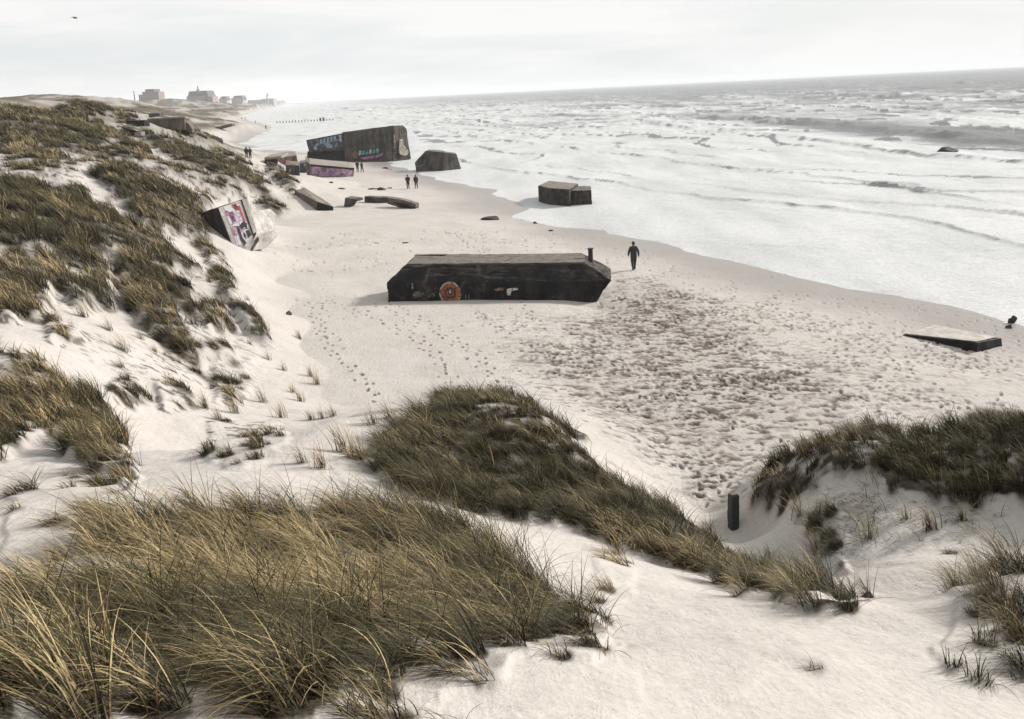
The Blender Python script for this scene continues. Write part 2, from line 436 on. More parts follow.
def prism(front, ext):
    """front polygon (world points) pushed back along ext"""
    bm = bmesh.new(); ext = Vector(ext)
    a = [bm.verts.new(Vector(p)) for p in front]; b = [bm.verts.new(Vector(p) + ext) for p in front]
    bm.faces.new(a); bm.faces.new(b[::-1])
    n = len(a)
    for i in range(n): bm.faces.new((a[i], b[i], b[(i + 1) % n], a[(i + 1) % n]))
    bmesh.ops.triangulate(bm, faces=[f for f in bm.faces if len(f.verts) > 4])
    return bm
def box(bm, c, s, rot=None):
    m = Matrix.Translation(Vector(c)) @ (rot.to_matrix().to_4x4() if rot is not None else Matrix()) @ Matrix.Diagonal((s[0], s[1], s[2], 1))
    bmesh.ops.create_cube(bm, size=1, matrix=m)

# ------------------------------------------------------------------ materials
def new_mat(name):
    m = bpy.data.materials.new(name); m.use_nodes = True; nt = m.node_tree
    for n in list(nt.nodes): nt.nodes.remove(n)
    out = nt.nodes.new('ShaderNodeOutputMaterial'); b = nt.nodes.new('ShaderNodeBsdfPrincipled')
    nt.links.new(b.outputs[0], out.inputs[0])
    return m, nt, b, out
def N(nt, t, **kw):
    n = nt.nodes.new(t)
    for k, v in kw.items():
        if k in n.inputs: n.inputs[k].default_value = v
        else: setattr(n, k, v)
    return n
def noise_n(nt, scale, detail=5, rough=.6, coord='Object', dist=0):
    tc = N(nt, 'ShaderNodeTexCoord'); n = N(nt, 'ShaderNodeTexNoise')
    n.inputs['Scale'].default_value = scale; n.inputs['Detail'].default_value = detail; n.inputs['Roughness'].default_value = rough; n.inputs['Distortion'].default_value = dist
    nt.links.new(tc.outputs[coord], n.inputs['Vector']); return n
def ramp(nt, src, stops, interp='LINEAR'):
    r = N(nt, 'ShaderNodeValToRGB'); e = r.color_ramp; e.interpolation = interp
    while len(e.elements) < len(stops): e.elements.new(.5)
    for el, (p, c) in zip(e.elements, stops):
        el.position = p; el.color = (*c, 1) if len(c) == 3 else c
    nt.links.new(src, r.inputs[0]); return r
def mixc(nt, fac, a, b, mode='MIX'):
    m = N(nt, 'ShaderNodeMix', data_type='RGBA', blend_type=mode)
    for v, i in ((fac, 0), (a, 6), (b, 7)):
        if isinstance(v, (int, float)): m.inputs[i].default_value = v
        elif isinstance(v, tuple): m.inputs[i].default_value = (*v, 1) if len(v) == 3 else v
        else: nt.links.new(v, m.inputs[i])
    return m.outputs[2]
def mathn(nt, op, a, b=None, clamp=False):
    m = N(nt, 'ShaderNodeMath', operation=op, use_clamp=clamp)
    for v, i in ((a, 0), (b, 1)):
        if v is None: continue
        if isinstance(v, (int, float)): m.inputs[i].default_value = v
        else: nt.links.new(v, m.inputs[i])
    return m.outputs[0]
def bump(nt, b, h, strength, dist):
    bp = N(nt, 'ShaderNodeBump'); bp.inputs['Strength'].default_value = strength; bp.inputs['Distance'].default_value = dist
    nt.links.new(h, bp.inputs['Height']); nt.links.new(bp.outputs[0], b.inputs['Normal']); return bp
def attr(nt, n):
    return N(nt, 'ShaderNodeAttribute', attribute_name=n)

def sand_material():
    m, nt, b, out = new_mat('sand')
    n1 = noise_n(nt, .35, 6, .6); n2 = noise_n(nt, 9, 5, .65); n3 = noise_n(nt, 60, 3, .6)
    dry = ramp(nt, n1.outputs[0], [(.3, (.355, .325, .298)), (.7, (.43, .402, .373))]).outputs[0]
    dry = mixc(nt, .35, dry, ramp(nt, n2.outputs[0], [(.3, (.31, .278, .245)), (.65, (.48, .447, .415))]).outputs[0])
    damp = mixc(nt, attr(nt, 'damp').outputs['Fac'], dry, (.072, .053, .041))  # damp sand with the prints' shadow painted in
    wet = mixc(nt, mathn(nt, 'MULTIPLY', attr(nt, 'wet').outputs['Fac'], .85), damp, (.19, .163, .145))
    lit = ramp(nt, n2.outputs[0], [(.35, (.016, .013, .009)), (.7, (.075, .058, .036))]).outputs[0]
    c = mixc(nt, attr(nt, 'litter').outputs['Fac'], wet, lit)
    fg = ramp(nt, noise_n(nt, .16, 7, .75).outputs[0], [(.36, (.03, .026, .017)), (.62, (.125, .105, .07))]).outputs[0]
    c = mixc(nt, attr(nt, 'farveg').outputs['Fac'], c, fg)
    spn = noise_n(nt, 26, 2, .5); spm = noise_n(nt, 1.1, 4, .6)
    spx = mathn(nt, 'MULTIPLY', ramp(nt, spn.outputs[0], [(.69, (0, 0, 0)), (.73, (1, 1, 1))]).outputs[0], ramp(nt, spm.outputs[0], [(.45, (0, 0, 0)), (.62, (1, 1, 1))]).outputs[0])
    c = mixc(nt, mathn(nt, 'MULTIPLY', spx, .75), c, (.05, .038, .028))
    nt.links.new(c, b.inputs['Base Color'])
    rg = mathn(nt, 'SUBTRACT', .95, mathn(nt, 'MULTIPLY', attr(nt, 'wet').outputs['Fac'], .55))
    nt.links.new(rg, b.inputs['Roughness'])
    nt.links.new(mathn(nt, 'ADD', .08, mathn(nt, 'MULTIPLY', attr(nt, 'wet').outputs['Fac'], .4)), b.inputs['Specular IOR Level'])
    h = mathn(nt, 'ADD', mathn(nt, 'MULTIPLY', n2.outputs[0], .03), mathn(nt, 'MULTIPLY', n3.outputs[0], .006))
    tcs = N(nt, 'ShaderNodeTexCoord'); mpr = N(nt, 'ShaderNodeMapping'); mpr.inputs['Rotation'].default_value = (0, 0, 1.15); mpr.inputs['Scale'].default_value = (7.5, 1.5, 2.5)
    nt.links.new(tcs.outputs['Object'], mpr.inputs[0]); rp = N(nt, 'ShaderNodeTexNoise'); rp.inputs['Scale'].default_value = 1.0; rp.inputs['Detail'].default_value = 3; rp.inputs['Distortion'].default_value = .6; nt.links.new(mpr.outputs[0], rp.inputs['Vector'])
    n5 = noise_n(nt, 1.6, 4, .6)
    h = mathn(nt, 'ADD', h, mathn(nt, 'ADD', mathn(nt, 'MULTIPLY', rp.outputs[0], .022), mathn(nt, 'MULTIPLY', n5.outputs[0], .05)))
    bump(nt, b, h, .8, 1.0)
    return m

def sea_material():
    m, nt, b, out = new_mat('sea_water')
    tc = N(nt, 'ShaderNodeTexCoord')
    f = attr(nt, 'foam').outputs['Fac']
    n1 = noise_n(nt, 1.1, 7, .68, dist=1.2); n2 = noise_n(nt, .16, 5, .6)
    n4 = noise_n(nt, 5.0, 5, .7)
    t = mathn(nt, 'ADD', mathn(nt, 'MULTIPLY', n1.outputs[0], .55), mathn(nt, 'ADD', mathn(nt, 'MULTIPLY', n2.outputs[0], .3), mathn(nt, 'MULTIPLY', n4.outputs[0], .12)))
    v = mathn(nt, 'SUBTRACT', mathn(nt, 'ADD', f, t), 1.0)
    mask = mathn(nt, 'MULTIPLY', mathn(nt, 'ADD', v, .20), 2.4, True)
    b.inputs['Base Color'].default_value = (.075, .075, .07, 1)
    b.inputs['Roughness'].default_value = .32; b.inputs['IOR'].default_value = 1.33
    h = mathn(nt, 'ADD', mathn(nt, 'MULTIPLY', noise_n(nt, .9, 4, .6).outputs[0], .22), mathn(nt, 'MULTIPLY', n4.outputs[0], .05))
    bump(nt, b, h, .8, 1.0)
    fb = N(nt, 'ShaderNodeBsdfPrincipled'); fb.inputs['Roughness'].default_value = .6
    mp = N(nt, 'ShaderNodeMapping'); mp.inputs['Rotation'].default_value = (0, 0, -.23); mp.inputs['Scale'].default_value = (.22, .05, 1)
    nt.links.new(tc.outputs['Object'], mp.inputs[0]); nl = N(nt, 'ShaderNodeTexNoise'); nl.inputs['Scale'].default_value = 1.0; nl.inputs['Detail'].default_value = 6; nt.links.new(mp.outputs[0], nl.inputs['Vector'])
    fc = ramp(nt, n1.outputs[0], [(.3, (.26, .265, .265)), (.62, (.47, .47, .46))]).outputs[0]
    fc = mixc(nt, .5, fc, ramp(nt, nl.outputs[0], [(.35, (.25, .255, .25)), (.62, (.50, .50, .49))]).outputs[0])
    fc = mixc(nt, .28, fc, ramp(nt, n4.outputs[0], [(.35, (.22, .225, .22)), (.6, (.66, .66, .65))]).outputs[0])
    nt.links.new(fc, fb.inputs['Base Color'])
    wq = N(nt, 'ShaderNodeTexNoise'); wq.inputs['Scale'].default_value = .5; wq.inputs['Detail'].default_value = 4; nt.links.new(tc.outputs['Object'], wq.inputs['Vector'])
    wv = mixc(nt, 1.6, tc.outputs['Object'], wq.outputs['Color'], 'ADD')
    vo = N(nt, 'ShaderNodeTexVoronoi', feature='DISTANCE_TO_EDGE'); vo.inputs['Scale'].default_value = .75; nt.links.new(wv, vo.inputs['Vector'])
    vo2 = N(nt, 'ShaderNodeTexVoronoi', feature='DISTANCE_TO_EDGE'); vo2.inputs['Scale'].default_value = 2.1; nt.links.new(wv, vo2.inputs['Vector'])
    la = ramp(nt, mathn(nt, 'ADD', vo.outputs['Distance'], mathn(nt, 'MULTIPLY', vo2.outputs['Distance'], .8)), [(.06, (0, 0, 0)), (.42, (1, 1, 1))]).outputs[0]
    fc = mixc(nt, mathn(nt, 'MULTIPLY', la, mathn(nt, 'MULTIPLY', n2.outputs[0], .85)), fc, (.24, .235, .225))
    bp = N(nt, 'ShaderNodeBump'); bp.inputs['Strength'].default_value = .45; bp.inputs['Distance'].default_value = .18
    nt.links.new(t, bp.inputs['Height']); nt.links.new(bp.outputs[0], fb.inputs['Normal'])
    mx = N(nt, 'ShaderNodeMixShader'); nt.links.new(mask, mx.inputs[0]); nt.links.new(b.outputs[0], mx.inputs[1]); nt.links.new(fb.outputs[0], mx.inputs[2])
    nt.links.new(mx.outputs[0], out.inputs[0])
    return m

def concrete(name, lo, hi, scale=.8, stain=(.03, .027, .024), stain_amt=.6, moss=None, bumpd=.05, wear=None, dust=.6):
    m, nt, b, out = new_mat(name)
    n1 = noise_n(nt, scale, 7, .65); n2 = noise_n(nt, scale * 7, 6, .7)
    c = ramp(nt, n1.outputs[0], [(.3, lo), (.7, hi)]).outputs[0]
    tc = N(nt, 'ShaderNodeTexCoord'); mp = N(nt, 'ShaderNodeMapping'); mp.inputs['Scale'].default_value = (2.6, 2.6, .35)
    nt.links.new(tc.outputs['Object'], mp.inputs[0]); st = N(nt, 'ShaderNodeTexNoise'); st.inputs['Scale'].default_value = scale * 1.2; st.inputs['Detail'].default_value = 5
    nt.links.new(mp.outputs[0], st.inputs['Vector'])
    sm = ramp(nt, st.outputs[0], [(.42, (0, 0, 0)), (.62, (1, 1, 1))]).outputs[0]
    c = mixc(nt, mathn(nt, 'MULTIPLY', sm, stain_amt), c, stain)
    c = mixc(nt, .45, c, ramp(nt, n2.outputs[0], [(.3, (.2, .2, .2)), (.75, (.9, .9, .9))]).outputs[0], 'OVERLAY')
    if moss:
        mm = ramp(nt, noise_n(nt, scale * 1.7, 5, .6).outputs[0], [(.5, (0, 0, 0)), (.6, (1, 1, 1))]).outputs[0]
        c = mixc(nt, mathn(nt, 'MULTIPLY', mm, .7), c, moss)
    ge = N(nt, 'ShaderNodeNewGeometry'); sx_ = N(nt, 'ShaderNodeSeparateXYZ'); nt.links.new(ge.outputs['Normal'], sx_.inputs[0])
    up = ramp(nt, sx_.outputs[2], [(.74, (0, 0, 0)), (.99, (1, 1, 1))]).outputs[0]
    dn = ramp(nt, noise_n(nt, scale * 2.5, 6, .7).outputs[0], [(.36, (0, 0, 0)), (.62, (1, 1, 1))]).outputs[0]
    c = mixc(nt, mathn(nt, 'MULTIPLY', mathn(nt, 'MULTIPLY', up, dn), dust), c, (.27, .24, .205))
    w = ramp(nt, noise_n(nt, scale * .8, 6, .7, dist=1.5).outputs[0], [(.54, (0, 0, 0)), (.72, (1, 1, 1))]).outputs[0]
    if wear: c = mixc(nt, mathn(nt, 'MULTIPLY', w, .6), c, wear)
    nt.links.new(c, b.inputs['Base Color']); b.inputs['Roughness'].default_value = .9
    b.inputs['Specular IOR Level'].default_value = .12
    bump(nt, b, mathn(nt, 'ADD', n2.outputs[0], n1.outputs[0]), .6, bumpd)
    return m

def plain(name, col, rough_=.8, var=.25, scale=6):
    m, nt, b, out = new_mat(name)
    n = noise_n(nt, scale, 4, .6)
    lo = tuple(c * (1 - var) for c in col); hi = tuple(min(1, c * (1 + var)) for c in col)
    nt.links.new(ramp(nt, n.outputs[0], [(.3, lo), (.7, hi)]).outputs[0], b.inputs['Base Color'])
    b.inputs['Roughness'].default_value = rough_
    return m

def worn(name, col, bg=(.022, .021, .02), amt=.62, scale=5, seed=0):
    """old paint, flaked and rubbed down to the concrete"""
    m, nt, b, out = new_mat(name)
    n = noise_n(nt, scale, 7, .75); n2 = noise_n(nt, scale * .35, 3, .5)
    lo = tuple(c * .6 for c in col)
    c = ramp(nt, n2.outputs[0], [(.3, lo), (.7, col)]).outputs[0]
    k = ramp(nt, n.outputs[0], [(amt - .14, (0, 0, 0)), (amt + .02, (1, 1, 1))]).outputs[0]
    nt.links.new(mixc(nt, k, c, bg), b.inputs['Base Color']); b.inputs['Roughness'].default_value = .85; b.inputs['Specular IOR Level'].default_value = .12
    return m

def graffiti_mat(name, cols, scale, bg, seed=0, cover_=.5):
    """sprayed colour fields with dark outlines"""
    m, nt, b, out = new_mat(name)
    tc = N(nt, 'ShaderNodeTexCoord'); mp = N(nt, 'ShaderNodeMapping'); mp.inputs['Location'].default_value = (seed * 3.3, seed, seed * 1.7)
    nt.links.new(tc.outputs['Object'], mp.inputs[0])
    wv = N(nt, 'ShaderNodeTexNoise'); wv.inputs['Scale'].default_value = scale * .8; wv.inputs['Detail'].default_value = 1; nt.links.new(mp.outputs[0], wv.inputs['Vector'])
    ds = mixc(nt, .35 / scale, mp.outputs[0], wv.outputs['Color'], 'ADD')
    vo = N(nt, 'ShaderNodeTexVoronoi'); vo.inputs['Scale'].default_value = scale; nt.links.new(ds, vo.inputs['Vector'])
    ve = N(nt, 'ShaderNodeTexVoronoi', feature='DISTANCE_TO_EDGE'); ve.inputs['Scale'].default_value = scale; nt.links.new(ds, ve.inputs['Vector'])
    sep = N(nt, 'ShaderNodeSeparateColor'); nt.links.new(vo.outputs['Color'], sep.inputs[0])
    n = len(cols)
    c = ramp(nt, sep.outputs[0], [(i / n, cc) for i, cc in enumerate(cols)], 'CONSTANT').outputs[0]
    ed = ramp(nt, ve.outputs[0], [(.01, (.8, .8, .8)), (.045, (0, 0, 0))]).outputs[0]
    c = mixc(nt, ed, c, (.03, .02, .04))
    k = ramp(nt, wv.outputs[0], [(cover_ - .03, (0, 0, 0)), (cover_ + .03, (1, 1, 1))]).outputs[0]
    c = mixc(nt, k, c, bg)
    n2 = noise_n(nt, 4, 6, .7)
    c = mixc(nt, ramp(nt, n2.outputs[0], [(.5, (0, 0, 0)), (.75, (.7, .7, .7))]).outputs[0], c, bg)
    nt.links.new(c, b.inputs['Base Color']); b.inputs['Roughness'].default_value = .8
    return m

def grass_material():
    m, nt, b, out = new_mat('marram_blades')
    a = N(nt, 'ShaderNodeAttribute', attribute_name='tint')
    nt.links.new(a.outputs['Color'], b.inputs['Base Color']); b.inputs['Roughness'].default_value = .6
    b.inputs['Specular IOR Level'].default_value = .12
    tr = N(nt, 'ShaderNodeBsdfTranslucent'); nt.links.new(a.outputs['Color'], tr.inputs[0])
    mx = N(nt, 'ShaderNodeMixShader'); mx.inputs[0].default_value = .14
    nt.links.new(b.outputs[0], mx.inputs[1]); nt.links.new(tr.outputs[0], mx.inputs[2]); nt.links.new(mx.outputs[0], out.inputs[0])
    return m

SAND = sand_material(); SEA = sea_material(); GRASS = grass_material()
C_MAIN = concrete('dark_concrete', (.007, .007, .008), (.03, .028, .026), .9, (.006, .006, .007), .6, wear=(.13, .105, .085))
C_TOP = concrete('weathered_concrete', (.15, .132, .115), (.31, .27, .23), 1.2, (.05, .045, .04), .18)
C_GREY = concrete('grey_concrete', (.03, .027, .026), (.125, .11, .10), .5, (.012, .011, .011), .65, wear=(.20, .175, .15))
C_PALE = concrete('pale_concrete', (.36, .335, .31), (.54, .51, .48), .8, (.16, .14, .12), .4)
C_BROWN = concrete('brown_concrete', (.07, .058, .048), (.20, .165, .135), .8, (.05, .04, .03), .6)
C_SEA = concrete('wet_concrete', (.016, .016, .018), (.07, .064, .06), 1.1, (.007, .007, .008), .7, (.07, .06, .03))
C_BLACK = plain('black_weed', (.014, .014, .015), .7)

# ------------------------------------------------------------------ terrain and sea grids
def polar():
    az = list(np.arange(-.60, .6001, .00115))
    st = .0015; a = .60
    ext = []
    while a < math.pi - .05:
        st = min(st * 1.35, .09); a += st
        if a < math.pi - .03: ext.append(a)
    az = np.array([-e for e in ext[::-1]] + az + ext)
    rr = [.25, .8, 1.4, 2.0]; r = 2.0
    while r < 14000:
        dr = max(.045, r * r / HC * .00085); dr = min(dr, r * .016); r += dr; rr.append(r)
    rr.append(16000)
    return az, np.array(rr)
AZ, RR = polar()
nA, nR = len(AZ), len(RR)
GX = np.outer(RR, np.sin(AZ)); GY = np.outer(RR, np.cos(AZ))
Z, S, DM = ground(GX, GY)
DEN, LN, ST, LE = cover(GX, GY, Z)
def blur(a, n=2):
    for _ in range(n):
        b = a.copy(); b[1:-1] = (a[:-2] + 2 * a[1:-1] + a[2:]) / 4; a = b.copy(); a[:, 1:-1] = (b[:, :-2] + 2 * b[:, 1:-1] + b[:, 2:]) / 4
    return a
dsm = blur(np.clip(DEN, 0, 1), 8)
RG = np.hypot(GX, GY)
hum = dsm * np.clip(RG / 90, .06, .5)          # sand caught by the tussocks
FP = foot_at(GX, GY, foot); DP = foot_at(GX, GY, damp_shade_f)
bare = 1 - np.clip(DEN * 3, 0, 1)
Z2 = Z + hum + FP * bare * (1 - DM)
wet = sstep(9.0, 1.5, S + 3.0 * (fbm(GX * .15, GY * .15, 3, 21) - .5)) * np.where(RG < 400, 1, .6)
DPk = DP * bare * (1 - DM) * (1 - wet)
trp = np.zeros_like(Z)
tu, tv, tw = proj(GX, GY, Z)
farveg = np.where((RG > 118) & (DM > .3), (.35 + .65 * sstep(.36, .52, fbm(GX * .09, GY * .09, 5, 51))), 0) * sstep(118, 150, RG) * sstep(2.5, 5, Z)
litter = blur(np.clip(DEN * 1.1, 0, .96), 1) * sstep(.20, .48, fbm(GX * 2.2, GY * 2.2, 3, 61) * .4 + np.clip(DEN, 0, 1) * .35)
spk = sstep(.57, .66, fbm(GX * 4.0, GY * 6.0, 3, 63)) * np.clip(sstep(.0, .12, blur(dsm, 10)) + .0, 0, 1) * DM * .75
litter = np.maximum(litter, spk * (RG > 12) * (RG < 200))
# dark drift of dead stems and seaweed on the trampled beach
wr = np.zeros_like(Z)
mw = (RG < 120) & (np.abs(AZ)[None, :] < .6)
idx = np.nonzero(mw)
for poly, d, dm in TR[:3]:
    ins = in_poly(tu[idx] + (fbm(GX[idx] * .3, GY[idx] * .3, 3, 71) - .5) * 120, tv[idx] + (fbm(GX[idx] * .3 + 9, GY[idx] * .3, 3, 72) - .5) * 60, poly)
    wr[idx] = np.maximum(wr[idx], ins * (.22 * d))
wr = blur(wr, 6)
speck = sstep(.56, .68, fbm(GX * 3.2, GY * 3.2, 3, 73))
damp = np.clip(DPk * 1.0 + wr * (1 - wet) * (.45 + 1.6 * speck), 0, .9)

ii = np.arange(nR - 1)[:, None] * nA; jj = np.arange(nA - 1)[None, :]
F = np.stack([ii + jj, ii + jj + 1, ii + jj + 1 + nA, ii + jj + nA], -1).reshape(-1, 4)[:, ::-1]
i1 = np.arange(nR - 1) * nA
Fw = np.stack([i1 + nA - 1, i1, i1 + nA, i1 + nA + nA - 1], -1)[:, ::-1]      # close the ring behind the camera
V = np.stack([GX.ravel(), GY.ravel(), Z2.ravel()], 1)
terrain = np_mesh('ground', V, np.concatenate([F, Fw]), SAND, True, {'damp': damp.ravel(), 'wet': wet.ravel(), 'litter': litter.ravel(), 'farveg': farveg.ravel()})
tag(terrain, kind='structure')

# ---- sea
def px_line(pts, z=0): return np.array([at_z(a, b, z)[:2] for a, b in pts])
WL = [ # crest line, height, length behind, foam on it
 ([(400,146),(452,159),(514,171),(600,181),(725,200),(850,210),(913,219),(1005,239),(1060,258)], .20, 5, 1),
 ([(420,128),(500,140),(570,148),(642,156),(725,168),(850,181),(913,189),(975,200),(1060,212)], .26, 7, 1),
 ([(690,116),(767,123),(850,128),(934,138),(1060,146)], .85, 14, .25),
 ([(620,118),(700,129),(800,139),(930,155),(1060,168)], .45, 9, 1),
 ([(640,240.5),(663,242),(720,243.5),(788,246),(850,250)], .035, 2, 1),
 ([(780,92),(850,96),(900,99),(1060,104)], 1.1, 26, .1),
 ([(480,112),(560,112),(680,113)], .5, 16, .6),
 ([(330,112),(420,118),(520,124)], .4, 12, .8),
 ([(930,84),(1060,82)], 1.2, 30, .1)]
smask = S < 1.5 + .035 * RG
zs = np.zeros_like(Z); off = np.clip(-S, 0, None)
cdir = np.array([math.sin(-.23), math.cos(-.23)])          # along the coast
al = GX * cdir[0] + GY * cdir[1]; ac = GX * cdir[1] - GY * cdir[0]
sub = np.nonzero(smask & (np.abs(AZ)[None, :] < .61))
sx, sy, so = GX[sub], GY[sub], off[sub]
sr = RG[sub]
amp = sstep(4, 120, so) * np.clip(sr / 200, .4, 1.6)
warp = (fbm(al[sub] * .02, ac[sub] * .02, 3, 80) - .5) * 18
w1 = fbm(al[sub] * .025, (ac[sub] + warp) * .085, 4, 81) - .5
w2 = fbm(al[sub] * .11, (ac[sub] + warp) * .3, 4, 82) - .5
zz = amp * (1.3 * w1 + .75 * w2) + sstep(1, 20, so) * .10 * (fbm(sx * .6, sy * .6, 3, 83) - .5)
fo = np.interp(so, [0, 3, 40, 90, 150, 260, 500, 1500, 9000], [1.0, .90, .76, .66, .56, .38, .18, .06, .02])
fo = fo + (fbm(al[sub] * .012, (ac[sub] + warp) * .05, 4, 84) - .5) * np.interp(so, [0, 20, 100, 400], [.0, .2, .75, .55])
fo = fo + np.clip(w2 * amp, 0, 1) * .5
lam = np.log1p(so * .012) / .012 / 8.5
phs = lam + (fbm(al[sub] * .016, so * .02, 3, 87) - .5) * 3.4
fr = phs - np.floor(phs); idn = np.floor(phs)
brk0 = sstep(.34, .56, fbm(al[sub] * .03 + idn * 7.7, idn * 3.3, 3, 88)) * sstep(3, 14, so)
sawt = np.where(fr < .12, fr / .12, np.exp(-(fr - .12) / .28))
hg = np.interp(so, [0, 15, 60, 200, 600], [0, .06, .20, .45, .7])
zz = zz + hg * brk0 * sawt
fo = fo + brk0 * (np.where(fr < .10, -.46, .22 * np.exp(-(fr - .1) / .3)) - .03) * np.interp(so, [0, 20, 300, 900], [.3, 1, 1, .6])
for pts, hgt, ln_, fm in WL:
    P = px_line(pts)
    d = seg_dist(sx, sy, P)
    # which side: seaward (larger offshore distance) is positive
    best = np.full(sx.shape, 1e18); side = np.ones(sx.shape); tt = np.zeros(sx.shape); acc = 0
    for i in range(len(P) - 1):
        a, b = P[i], P[i + 1]; v = b - a; L2 = v @ v
        t = np.clip(((sx - a[0]) * v[0] + (sy - a[1]) * v[1]) / L2, 0, 1)
        dx = sx - a[0] - t * v[0]; dy = sy - a[1] - t * v[1]; dd = dx * dx + dy * dy
        m = dd < best; best[m] = dd[m]; side[m] = np.sign(v[0] * dy - v[1] * dx)[m]; tt[m] = (i + t[m]) / (len(P) - 1)
    sg = d * side + (fbm(sx * .12, sy * .12, 3, 85) - .5) * ln_ * .7
    fade = sstep(0, .08, tt) * sstep(1, .92, tt)
    brk = np.clip(.25 + 1.5 * (fbm(sx * .1 + 3, sy * .1, 3, 86) - .2), 0.1, 1.25)
    prof = np.where(sg < 0, sstep(-hgt * 2.0 - .25, 0, sg), np.exp(-np.clip(sg, 0, None) / ln_))
    zz = zz + hgt * fade * brk * prof
    face = np.exp(-((sg + hgt) / (hgt * 1.2 + .2)) ** 2) * fade * brk
    fo = fo - face * (.62 if fm > .5 else .5) * (.5 + fbm(sx * .35, sy * .35, 2, 89))
    if fm > .5: fo = fo + .3 * np.exp(-((sg - ln_ * .5) / ln_) ** 2) * fade
# greyer stretch of unbroken water off the right of the beach
bu, bv, bw = proj(sx, sy, 0 * sx)
fo = fo - .75 * np.exp(-((bu - 930) / 190) ** 2 - ((bv - 137 - (bu - 930) * .07) / 11) ** 2)
fo = np.where(so < 2.2, np.maximum(fo, 1.02), fo)
zs[sub] = zz; FO = np.zeros_like(Z); FO[sub] = fo
zs = np.where(smask, zs + .02, -.5)
FOv = np.where(smask, FO, 1)
vm = smask
fm_ = vm.ravel()[F].any(1)
fwm = vm.ravel()[Fw].any(1)
Fs = np.concatenate([F[fm_], Fw[fwm]])
used = np.unique(Fs); remap = -np.ones(nA * nR, np.int64); remap[used] = np.arange(len(used))
zs = np.where(smask, zs, -.35)
Vs = np.stack([GX.ravel(), GY.ravel(), zs.ravel()], 1)[used]
sea = np_mesh('sea_water', Vs, remap[Fs], SEA, True, {'foam': FOv.ravel()[used]})
tag(sea, kind='structure')

COVW = np.zeros(nA * nR)
# ------------------------------------------------------------------ marram grass
WIND = -math.pi / 2 + .0      # tips blow to the left (-x)
def blades(X, Y, Zb, length, straw, dark, width, segs, seed, lean_bias=0, rad=None, tint=None, head=None):
    """ribbon blades that rise from the root and bow over downwind: returns V, F, tint"""
    g = np.random.default_rng(seed); n = len(X)
    base_lean = np.clip(g.normal(.36, .2, n) + lean_bias * .8, .0, 1.2)      # from vertical at the root
    curve = np.clip(g.normal(1.05, .32, n) + lean_bias * .5, .15, 1.75)
    az = math.pi + g.normal(0, .34, n) + (0 if head is None else head)       # heading of the tip: -x
    dx, dy = np.cos(az), np.sin(az)
    if rad is not None:                                                     # roots fan out from the tussock
        w_ = .75 * g.random(n); dx = dx + rad[0] * w_; dy = dy + rad[1] * w_
        q_ = np.hypot(dx, dy) + 1e-6; base_lean = base_lean * np.clip(q_, .3, 1.4); dx /= q_; dy /= q_
    az = np.arctan2(dy, dx)
    wild = g.random(n) < .10
    az = np.where(wild, g.uniform(0, 2 * math.pi, n), az); base_lean = np.where(wild, g.uniform(.0, .6, n), base_lean)
    dx, dy = np.cos(az), np.sin(az)
    V = np.empty((n, segs + 1, 2, 3), np.float32); px, py, pz = X.copy(), Y.copy(), Zb - .03
    ph = g.uniform(-.7, .7, n)
    wx, wy = -np.sin(az + ph), np.cos(az + ph)
    for k in range(segs + 1):
        t = k / segs
        wd = width * (1 - t ** 1.8 * .9) * .5
        V[:, k, 0, 0] = px - wx * wd; V[:, k, 0, 1] = py - wy * wd; V[:, k, 0, 2] = pz
        V[:, k, 1, 0] = px + wx * wd; V[:, k, 1, 1] = py + wy * wd; V[:, k, 1, 2] = pz
        th = base_lean + curve * ((t + .5 / segs) ** 1.25)
        st = length / segs
        px = px + dx * np.sin(th) * st; py = py + dy * np.sin(th) * st; pz = pz + np.cos(th) * st
    idx = np.arange(n)[:, None] * (2 * (segs + 1)) + np.arange(segs)[None, :] * 2
    Fq = np.stack([idx, idx + 1, idx + 3, idx + 2], -1).reshape(-1, 4)
    u = g.random(n); isst = u < straw
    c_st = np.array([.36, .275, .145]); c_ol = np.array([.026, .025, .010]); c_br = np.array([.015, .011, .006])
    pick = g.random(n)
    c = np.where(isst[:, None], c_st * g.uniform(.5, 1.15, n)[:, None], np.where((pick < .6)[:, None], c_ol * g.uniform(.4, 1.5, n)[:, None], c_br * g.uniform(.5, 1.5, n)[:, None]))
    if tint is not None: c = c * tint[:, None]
    tipc = np.where(isst[:, None], c * 1.15, c * 1.3 + np.array([.15, .118, .052]) * (g.random(n)[:, None] ** 1.6))      # green blades dry to straw at the tip, brightened as if sunlit
    sheath_shade = np.array([.017, .012, .007])                                                                       # old brown root sheaths, darkened to paint the tussock's shade
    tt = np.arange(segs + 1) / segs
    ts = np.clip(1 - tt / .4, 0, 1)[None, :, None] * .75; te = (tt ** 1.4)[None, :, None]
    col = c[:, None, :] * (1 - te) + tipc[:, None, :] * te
    col = np.clip(col * (1 - ts) + sheath_shade * ts, 0, 1)
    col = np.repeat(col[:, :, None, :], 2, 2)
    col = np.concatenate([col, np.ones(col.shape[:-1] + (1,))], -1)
    return V.reshape(-1, 3), Fq, col.reshape(-1, 4)

